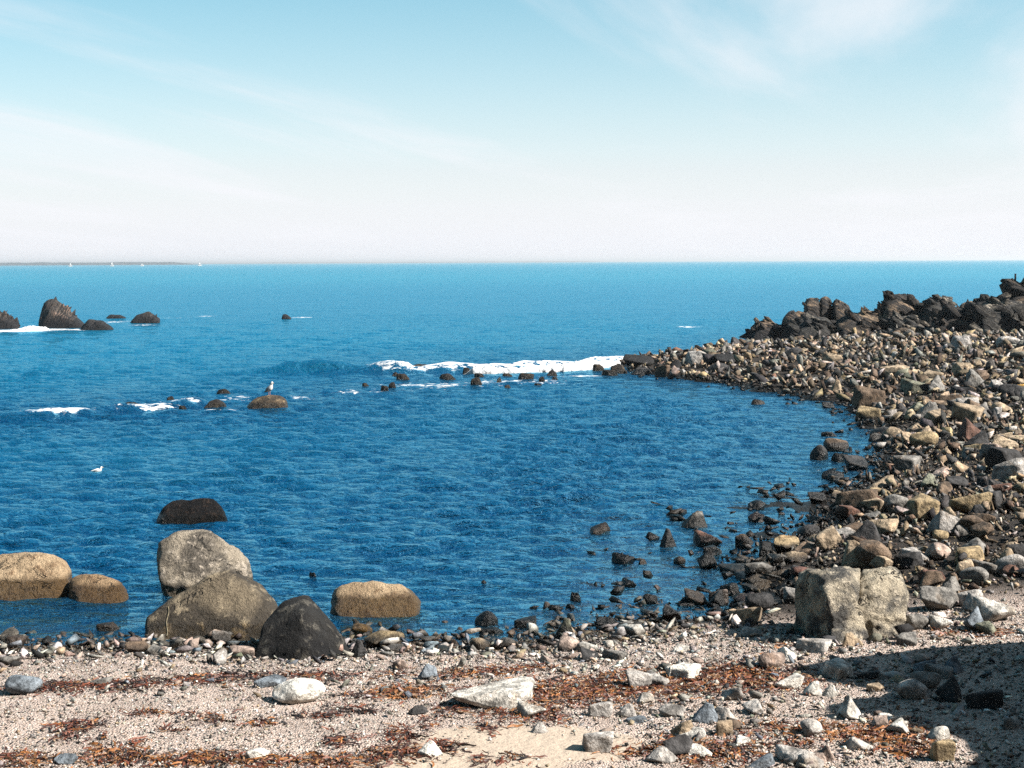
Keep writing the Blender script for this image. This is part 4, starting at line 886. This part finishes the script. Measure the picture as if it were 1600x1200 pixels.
# pebbles of the gravel, as far as they can be told apart
kp = lambda x, y, s_: (1 - rubble(x, y)) * (s_ > 0.0)
sand_c = [ground_at(px, py) for (px, py, _, _) in SANDY[:3]]
def kpeb(x, y, s_):
    q = kp(x, y, s_)
    for c, (_, _, rx, ry) in zip(sand_c, SANDY): q = q * (1 - 0.92 * np.exp(-((x - c[0]) / rx) ** 2 - ((y - c[1]) / ry) ** 2))
    return q
PEB_W = {'whitish': 26, 'pale grey': 26, 'pinkish': 20, 'grey': 9, 'dark grey': 10, 'tan': 9}
peb = fill(620, -5.5, 5.5, 8.2, 13.4, 0.014, 0.044, kpeb, PEB_W, 0.0, 1.6)
stuff('pebbles', [peb], M_PEB, HS, 'fine pinkish grey pebbles of the gravel beach', 5, .4)

# ------------------------------------------------------------------ seaweed
s = NT('dried seaweed'); a = s.n('ShaderNodeAttribute'); a.attribute_name = 'col'; pos = s.n('ShaderNodeNewGeometry').outputs['Position']
cc_ = s.mix(1.0, a.outputs['Color'], s.rng(s.noise(pos, 70, 3), 0.3, 0.7, 0.6, 1.4), 'MULTIPLY'); s.bsdf(cc_, 0.55, None, 0.4); M_WEED = s.m
WEEDC = np.array([(0.12, 0.033, 0.013), (0.07, 0.021, 0.011), (0.22, 0.085, 0.022), (0.032, 0.014, 0.01), (0.17, 0.085, 0.035), (0.016, 0.01, 0.008)])
def weed(label, blobs, n, seed, pal=(4, 4, 2, 3, 2, 2), ln=(0.02, 0.13), wd=0.0055):
    """blobs: px, py, half width px, half height px; ribbons lie on the ground, curled and overlapping"""
    g_ = np.random.default_rng(seed); pal = np.array(pal, float); pal /= pal.sum(); Vs, Fs, Cs, off = [], [], [], 0; area = np.array([max(30, b[2] * b[3]) for b in blobs], float); bi = g_.choice(len(blobs), n, p=area / area.sum())
    cs = [(ground_at(b[0], b[1]), ground_at(b[0], b[1] - b[3]), b) for b in blobs]
    X, Y, L_, A_ = [], [], [], []
    for i in bi:
        c, f, b = cs[i]; hw = b[2] * c[1] / FPX; hd = abs(f[1] - c[1]); u, v = g_.normal(0, .75, 2); X.append(c[0] + u * hw); Y.append(c[1] + v * hd)
    X = np.array(X); Y = np.array(Y); n = len(X); L_ = g_.uniform(*ln, n); A_ = g_.uniform(0, 6.28, n); curl = g_.normal(0, 1.2, n); K = 6
    t = np.linspace(0, 1, K); ang = A_[:, None] + curl[:, None] * t[None]; st = (L_ / (K - 1))[:, None]
    px_ = X[:, None] + np.cumsum(np.cos(ang) * st, 1); py_ = Y[:, None] + np.cumsum(np.sin(ang) * st, 1)
    base = height(X, Y)[:, None] + 0.004; lift = np.abs(g_.normal(0, .009, n))[:, None] * np.sin(t * math.pi * g_.uniform(1, 2.5, n)[:, None]) ** 2 + g_.uniform(0, .010, n)[:, None]
    w_ = (wd * g_.uniform(.5, 1.7, n))[:, None] * (1 - 0.7 * np.abs(t - .45)); nx, ny = -np.sin(ang), np.cos(ang); tw = g_.normal(0, .5, n)[:, None] + g_.normal(0, .8, n)[:, None] * t
    a1 = np.stack([px_ + nx * w_ * np.cos(tw), py_ + ny * w_ * np.cos(tw), base + lift + w_ * np.sin(tw)], -1); a2 = np.stack([px_ - nx * w_ * np.cos(tw), py_ - ny * w_ * np.cos(tw), base + lift - w_ * np.sin(tw)], -1)
    V = np.stack([a1, a2], 2).reshape(-1, 3); q = np.arange(K - 1) * 2; F = np.stack([q, q + 1, q + 3, q + 2], -1); F = (F[None] + (np.arange(n) * 2 * K)[:, None, None]).reshape(-1, 4)
    C = 1.12 * WEEDC[g_.choice(len(WEEDC), n, p=pal)] * g_.uniform(.7, 1.3, (n, 1)); C = np.repeat(C, 2 * K, 0)
    me = mesh_np('seaweed', V, F); attr(me, 'col', np.concatenate([C, np.ones((len(C), 1))], 1), 'FLOAT_COLOR'); o = obj('seaweed', me, M_WEED); tag(o, label, None, None, 'stuff')
weed('dark drift line of seaweed behind the white oval stone', [(70, 1076, 50, 6), (130, 1074, 60, 6), (215, 1070, 45, 5), (290, 1066, 50, 4), (360, 1061, 60, 4), (440, 1056, 60, 3), (520, 1058, 50, 4)], 1302, 1, (4, 5, 1, 5, 1, 4))
weed('big rust-red and orange seaweed patch across the beach', [(1050, 1070, 160, 14), (1120, 1058, 90, 10), (1150, 1045, 50, 8), (930, 1080, 110, 12), (880, 1092, 70, 12), (1180, 1066, 50, 12), (990, 1058, 60, 6)], 3645, 2, (6, 4, 4, 2, 4, 1))
weed('orange seaweed left of the low whitish rock', [(640, 1082, 40, 8), (610, 1086, 30, 6)], 364, 3, (3, 1, 6, 1, 3, 1))
weed('thin dark seaweed line right of the white oval stone', [(530, 1106, 26, 2), (570, 1114, 36, 2), (500, 1120, 26, 3), (560, 1090, 24, 2)], 225, 4, (2, 4, 0, 5, 0, 5))
weed('red-brown seaweed by the blue-grey upper stone', [(760, 1050, 60, 5), (720, 1056, 40, 4), (620, 1054, 18, 5), (825, 1046, 30, 4)], 450, 5, (6, 4, 2, 2, 3, 1))
weed('dark tuft of seaweed on the open gravel, near one', [(125, 1136, 28, 6), (108, 1152, 12, 4)], 173, 6, (4, 5, 1, 3, 1, 3))
weed('thin dark tufts of seaweed in the middle of the open gravel', [(222, 1117, 24, 3), (262, 1144, 13, 2), (310, 1118, 26, 2), (335, 1128, 18, 4), (412, 1130, 14, 5), (158, 1155, 8, 3)], 225, 7, (3, 4, 3, 4, 2, 3))
weed('seaweed fringe along the bottom edge of the gravel', [(30, 1190, 60, 10), (180, 1180, 40, 12), (280, 1192, 80, 8), (330, 1186, 40, 8), (450, 1194, 70, 6), (560, 1192, 60, 8), (590, 1180, 20, 6)], 1302, 8, (4, 3, 4, 3, 4, 2))
weed('dark red seaweed trail by the white pointed stone', [(640, 1178, 50, 7), (630, 1150, 26, 9), (530, 1158, 18, 6), (695, 1168, 20, 5), (770, 1188, 40, 3), (675, 1134, 8, 8)], 537, 9, (5, 5, 1, 4, 1, 2))
weed('bright orange seaweed at the near edge of the shadow', [(1370, 1148, 70, 10), (1400, 1158, 40, 8), (1280, 1138, 50, 5), (1430, 1178, 36, 8)], 781, 10, (4, 1, 7, 1, 3, 0))
weed('rusty seaweed scraps among the near stones', [(1150, 1170, 60, 12), (1110, 1186, 60, 10), (1060, 1165, 50, 10), (1200, 1140, 50, 8), (1000, 1180, 40, 8), (1240, 1165, 40, 8)], 781, 11, (5, 3, 4, 2, 3, 1))
weed('seaweed scraps beside the low whitish rock', [(790, 1116, 40, 8), (700, 1112, 30, 8), (765, 1140, 20, 5), (860, 1122, 30, 8)], 434, 12, (5, 4, 3, 3, 2, 2))
weed('small orange seaweed scraps right of the block rock', [(1490, 990, 40, 5), (1560, 990, 30, 5), (1250, 1010, 30, 4)], 207, 13, (4, 2, 5, 1, 3, 0))

# ------------------------------------------------------------------ gulls
M_WHITE = plain('white plumage', (0.80, 0.79, 0.76), 0.8, 0.2, 0.06); M_WING = plain('grey wing feathers', (0.20, 0.215, 0.24), 0.75, 0.2, 0.15); M_TIP = plain('black feathers', (0.02, 0.02, 0.022), 0.7, 0.2)
M_BEAK = plain('yellow beak', (0.62, 0.38, 0.05), 0.5); M_LEG = plain('pink leg', (0.45, 0.26, 0.22), 0.6)
def loft(sp, rad, n=14):
    """smooth closed tube along sp; rad gives (side, up) radii"""
    sp = np.asarray(sp, float); rad = np.asarray(rad, float); tt = np.linspace(0, len(sp) - 1, (len(sp) - 1) * 4 + 1)
    def cub(a): 
        o_ = np.empty((len(tt), a.shape[1]))
        for i, t in enumerate(tt):
            k = min(int(t), len(a) - 2); f = t - k; p0, p1, p2, p3 = a[max(k - 1, 0)], a[k], a[k + 1], a[min(k + 2, len(a) - 1)]
            o_[i] = 0.5 * (2 * p1 + (p2 - p0) * f + (2 * p0 - 5 * p1 + 4 * p2 - p3) * f * f + (3 * p1 - p0 - 3 * p2 + p3) * f ** 3)
        return o_
    S, Q = cub(sp), np.maximum(cub(rad), .0015); V = []
    for i in range(len(S)):
        a = S[min(i + 1, len(S) - 1)] - S[max(i - 1, 0)]; a /= np.linalg.norm(a); b = np.cross([0, 0, 1], a) if abs(a[2]) < .98 else np.array([0, 1.0, 0]); b /= np.linalg.norm(b); c = np.cross(a, b)
        V += [S[i] + Q[i, 0] * math.cos(k * 2 * math.pi / n) * b + Q[i, 1] * math.sin(k * 2 * math.pi / n) * c for k in range(n)]
    m = len(S); F = [[i * n + k, i * n + (k + 1) % n, (i + 1) * n + (k + 1) % n, (i + 1) * n + k] for i in range(m - 1) for k in range(n)]
    V += [S[0], S[-1]]; F += [[k, m * n, m * n, (k + 1) % n][:0] or [(k + 1) % n, k, len(V) - 2, len(V) - 2] for k in range(0)]
    return np.array(V), np.array(F)
def gull(loc, rz, label, floating=False, tilt=0.0, size=1.0):
    r_ = obj('gull', None); r_.location = loc; r_.rotation_euler = (0, tilt, rz); r_.scale = (size,) * 3; tag(r_, label, 'bird', None)
    if not floating:
        sp = [(-.17, 0, .115), (-.13, 0, .14), (-.06, 0, .18), (.02, 0, .235), (.07, 0, .30), (.095, 0, .36), (.115, 0, .41), (.145, 0, .425), (.165, 0, .422)]
        rd = [(.012, .008), (.04, .03), (.075, .07), (.085, .085), (.066, .068), (.043, .046), (.042, .043), (.032, .032), (.006, .006)]
        w = [(.05, .066, .275), (-.01, .082, .225), (-.09, .066, .165), (-.17, .035, .12), (-.25, .012, .085)]; head = (.195, 0, .418)
    else:
        sp = [(-.24, 0, .075), (-.18, 0, .07), (-.10, 0, .06), (0, 0, .055), (.09, 0, .075), (.14, 0, .13), (.155, 0, .18), (.19, 0, .195), (.21, 0, .192)]
        rd = [(.02, .008), (.05, .028), (.085, .06), (.095, .075), (.075, .07), (.042, .045), (.04, .042), (.03, .03), (.006, .006)]
        w = [(.08, .07, .10), (0, .09, .105), (-.1, .078, .10), (-.2, .045, .09), (-.28, .015, .095)]; head = (.24, 0, .186)
    V, F = loft(sp, rd); obj('body', mesh_np('gull body', V, F), M_WHITE, r_)
    for sd in (-1, 1):
        V, F = loft([(a, b * sd, c) for a, b, c in w[:4]], [(.01, .03), (.016, .05), (.012, .04), (.006, .02)], 10); wg = obj('wing', mesh_np('gull wing', V, F), M_WHITE if floating else M_WING, r_)
        V, F = loft([(a, b * sd * 1.02, c + .002) for a, b, c in w[2:]], [(.011, .03), (.009, .021), (.002, .004)], 8); obj('wing_tip', mesh_np('gull wing tip', V, F), M_WHITE if floating else M_TIP, wg)
        V, F = tube([(head[0] - .04, sd * .031, head[2] + .012), (head[0] - .04, sd * .036, head[2] + .012)], [.006, .001], 6); obj('eye', mesh_np('gull eye', V, F), M_TIP, r_)
        if not floating:
            V, F = tube([(0, sd * .03, .17), (-.005, sd * .03, .08), (0, sd * .03, .0)], [.011, .006, .006]); lg = obj('leg', mesh_np('gull leg', V, F), M_LEG, r_)
            V, F = loft([(-.01, sd * .03, .005), (.025, sd * .03, .004), (.05, sd * .03, .003)], [(.006, .004), (.02, .003), (.024, .002)], 6); obj('foot', mesh_np('gull foot', V, F), M_LEG, lg)
    V, F = loft([(head[0] - .035, 0, head[2] + .003), (head[0], 0, head[2] - .002), (head[0] + .018, 0, head[2] - .014)], [(.011, .012), (.008, .010), (.001, .002)], 8); obj('beak', mesh_np('gull beak', V, F), M_BEAK, r_)
    return r_
bvh = BVHTree.FromPolygons([tuple(v.co + GR.location) for v in GR.data.vertices], [tuple(p.vertices) for p in GR.data.polygons])
gp = on_plane_y(421, 612, y0 + .45); hit = bvh.ray_cast(Vector((gp[0], gp[1], 3)), Vector((0, 0, -1)))
gull(tuple(hit[0] + Vector((0, 0, -.005))) if hit[0] else tuple(gp), R(-35), 'white gull with dark tail standing on the domed brown boulder', False, 0, 0.76)
gp = on_plane_z(153, 736); gull((gp[0], gp[1], -.02), R(10), 'white gull swimming alone on the open water', True, R(-6), 0.40)

# ------------------------------------------------------------------ far shore and sails
M_FAR = plain('far wooded shore', (0.03, 0.05, 0.065), 0.9, 0.1, 0.4, 0.02)
def far_land(x0, x1, dist, h, seed):
    n = 160; px = np.linspace(x0, x1, n); rows_ = []
    prof = h * (0.75 + 0.5 * fbm(np.stack([px * 0.02, px * 0 + seed, px * 0], -1), 4)) * sstep(x1, x1 - 60, px)
    X = (px - 800) / FPX * dist
    for (dy, f) in ((0, -.4), (15, .6), (120, 1.0), (400, 1.0), (700, -.4)): rows_.append(np.stack([X * (1 + dy / dist), 0 * X + dist + dy, np.maximum(prof * f, -.5) if f > 0 else 0 * X - .5], -1))
    return mesh_np('far shore', np.stack(rows_, 1).reshape(-1, 3), grid_faces(n, 5))
o = obj('far_shore', far_land(-700, 322, 3800, 8.6, 2.5), M_FAR); o['kind'] = 'structure'; o['label'] = 'low hazy far shore along the horizon'
o = obj('far_shore', far_land(280, 965, 8500, 7.5, 5.5), M_FAR); o['kind'] = 'structure'; o['label'] = 'faint thin strip of more distant shore'
M_SAIL = plain('white sailcloth', (0.85, 0.85, 0.85), 0.7, 0.2, 0.05); M_HULL = plain('white painted hull', (0.8, 0.8, 0.8), 0.4, 0.4, 0.05)
for (px, hgt, lab) in [(110, 4.6, 'tiny white sailing boat nearest the edge of the far shore'), (175, 5.6, 'largest white sail in front of the far shore'), (222, 3.6, 'small white sail right of the largest sail'), (312, 4.8, 'white sail at the end of the far shore')]:
    p = on_plane_y(px, 415, 1900); b = obj('sailing_boat', None); b.location = (p[0], 1900, 0); tag(b, lab, 'boat', 'sails on the horizon')
    V, F = loft([(-2.6, 0, .45), (-2.0, 0, .35), (0, 0, .3), (1.8, 0, .4), (2.8, 0, .6)], [(.5, .4), (.75, .45), (.85, .5), (.5, .45), (.03, .2)], 10); obj('hull', mesh_np('boat hull', V, F), M_HULL, b)
    V, F = tube([(.3, 0, .3), (.3, 0, hgt + .2)], .06); obj('mast', mesh_np('boat mast', V, F), M_HULL, b)
    def sail(a, b_, c, name):
        t = np.array([a, b_, c], float); V = np.concatenate([t + (0, .03, 0), t - (0, .03, 0), [t.mean(0) + (0, .3, 0)], [t.mean(0) + (0, .24, 0)]]); F = [[0, 1, 6], [1, 2, 6], [2, 0, 6], [4, 3, 7], [5, 4, 7], [3, 5, 7], [0, 3, 4], [0, 4, 1], [1, 4, 5], [1, 5, 2], [2, 5, 3], [2, 3, 0]]; return obj(name, mesh_np(name, V, F, False), M_SAIL, b)
    sail((.2, 0, 1.0), (.2, 0, hgt), (-2.2, 0, 1.0), 'mainsail'); sail((.4, 0, .9), (.4, 0, hgt * .85), (2.5, 0, .8), 'foresail')

# ------------------------------------------------------------------ the cliff beside the beach, outside the view, whose shadow falls across the near corner
ta = math.tan(SUN_BACK); te = math.tan(SUN_EL) / math.cos(SUN_BACK); XC = 5.3
edge = [(1640, 1004), (1560, 1006), (1450, 1012), (1380, 1022), (1290, 1032), (1225, 1046), (1250, 1058), (1300, 1070), (1400, 1088), (1330, 1094), (1275, 1106), (1290, 1117), (1350, 1124), (1440, 1124), (1480, 1150), (1515, 1180), (1490, 1205)]
yc, zc_ = [], []
for (px, py) in edge:
    P = ground_at(px, min(py, 1230)); yc.append(P[1] - (XC - P[0]) * ta); zc_.append(P[2] + (XC - P[0]) * te)
yy = np.linspace(min(yc) - 3.0, max(yc) + .25, 150); o_ = np.argsort(yc); yc, zc_ = np.array(yc)[o_], np.array(zc_)[o_]
top = np.interp(yy, yc, zc_, left=zc_[0] + .3); top = np.where(yy > yc[-1], 0.3, top) + 0.07 * fbm(np.stack([yy * 2.5, 0 * yy, 0 * yy], -1), 3)
cols = [(0.0, -0.4), (0.02, .5), (0.0, 1.0), (0.25, 1.02), (0.8, 1.0), (2.0, .8), (4.0, .4), (5.5, -.4)]
V = np.stack([np.stack([XC + dx + 0 * yy, yy, np.where(f > 0, top * f, -0.4)], -1) for dx, f in cols], 1); Q = V.reshape(-1, 3); Q = Q + np.stack([0.12 * np.abs(fbm(Q * 1.4, 3)), 0 * Q[:, 0], 0 * Q[:, 0]], -1)
o = obj('cliff', mesh_np('cliff', Q, grid_faces(len(yy), len(cols))), M_CRAG3); o['kind'] = 'structure'; o['label'] = 'low rock cliff beside the beach that shades the near corner'

# ------------------------------------------------------------------ dark bank added unseen behind the camera to cut skylight on facing sides
bx_ = np.linspace(-45, 30, 110); by_ = np.array([-3.0, -3.4, -4.2, -5.0, -6.5, -9, -14, -22]); bf = np.array([-.1, .25, .55, .8, .95, 1.0, 1.0, .6])
BX, BY = np.meshgrid(bx_, by_, indexing='ij'); Q = np.stack([BX * .2, BY * .2, 0 * BX], -1).reshape(-1, 3)
BZ = 14.0 * bf[None] * (1 + 0.35 * fbm(Q, 4).reshape(BX.shape)) + 1.0
o = obj('sky_blocker', mesh_np('sky_blocker', np.stack([BX, BY + 0.8 * fbm(Q * 2 + 5, 3).reshape(BX.shape), BZ], -1).reshape(-1, 3), grid_faces(*BX.shape)[:, ::-1]), plain('scrub on the bluff', (0.035, 0.042, 0.02), 0.9, 0.1, 0.5, 1.5)); o['kind'] = 'structure'; o['label'] = 'unseen dark bank added behind the camera to block skylight'

# ------------------------------------------------------------------ the sea air
HZ = bpy.data.materials.new('sea air'); HZ.use_nodes = True; ht = HZ.node_tree; ht.nodes.clear()
ho = ht.nodes.new('ShaderNodeOutputMaterial'); hv = ht.nodes.new('ShaderNodeVolumePrincipled')
hv.inputs['Color'].default_value = (0.86, 0.875, 0.9, 1); hv.inputs['Density'].default_value = 0.0002; hv.inputs['Anisotropy'].default_value = 0.44
ht.links.new(hv.outputs[0], ho.inputs['Volume'])
bm = bmesh.new(); bmesh.ops.create_cube(bm, size=1); me = bpy.data.meshes.new('haze'); bm.to_mesh(me); bm.free(); me.materials.append(HZ)
H = obj('haze', me); H.scale = (40000, 28000, 19.0); H.location = (0, 13000, 6.0); H['kind'] = 'stuff'; H['label'] = 'thin pale sea haze over the water'
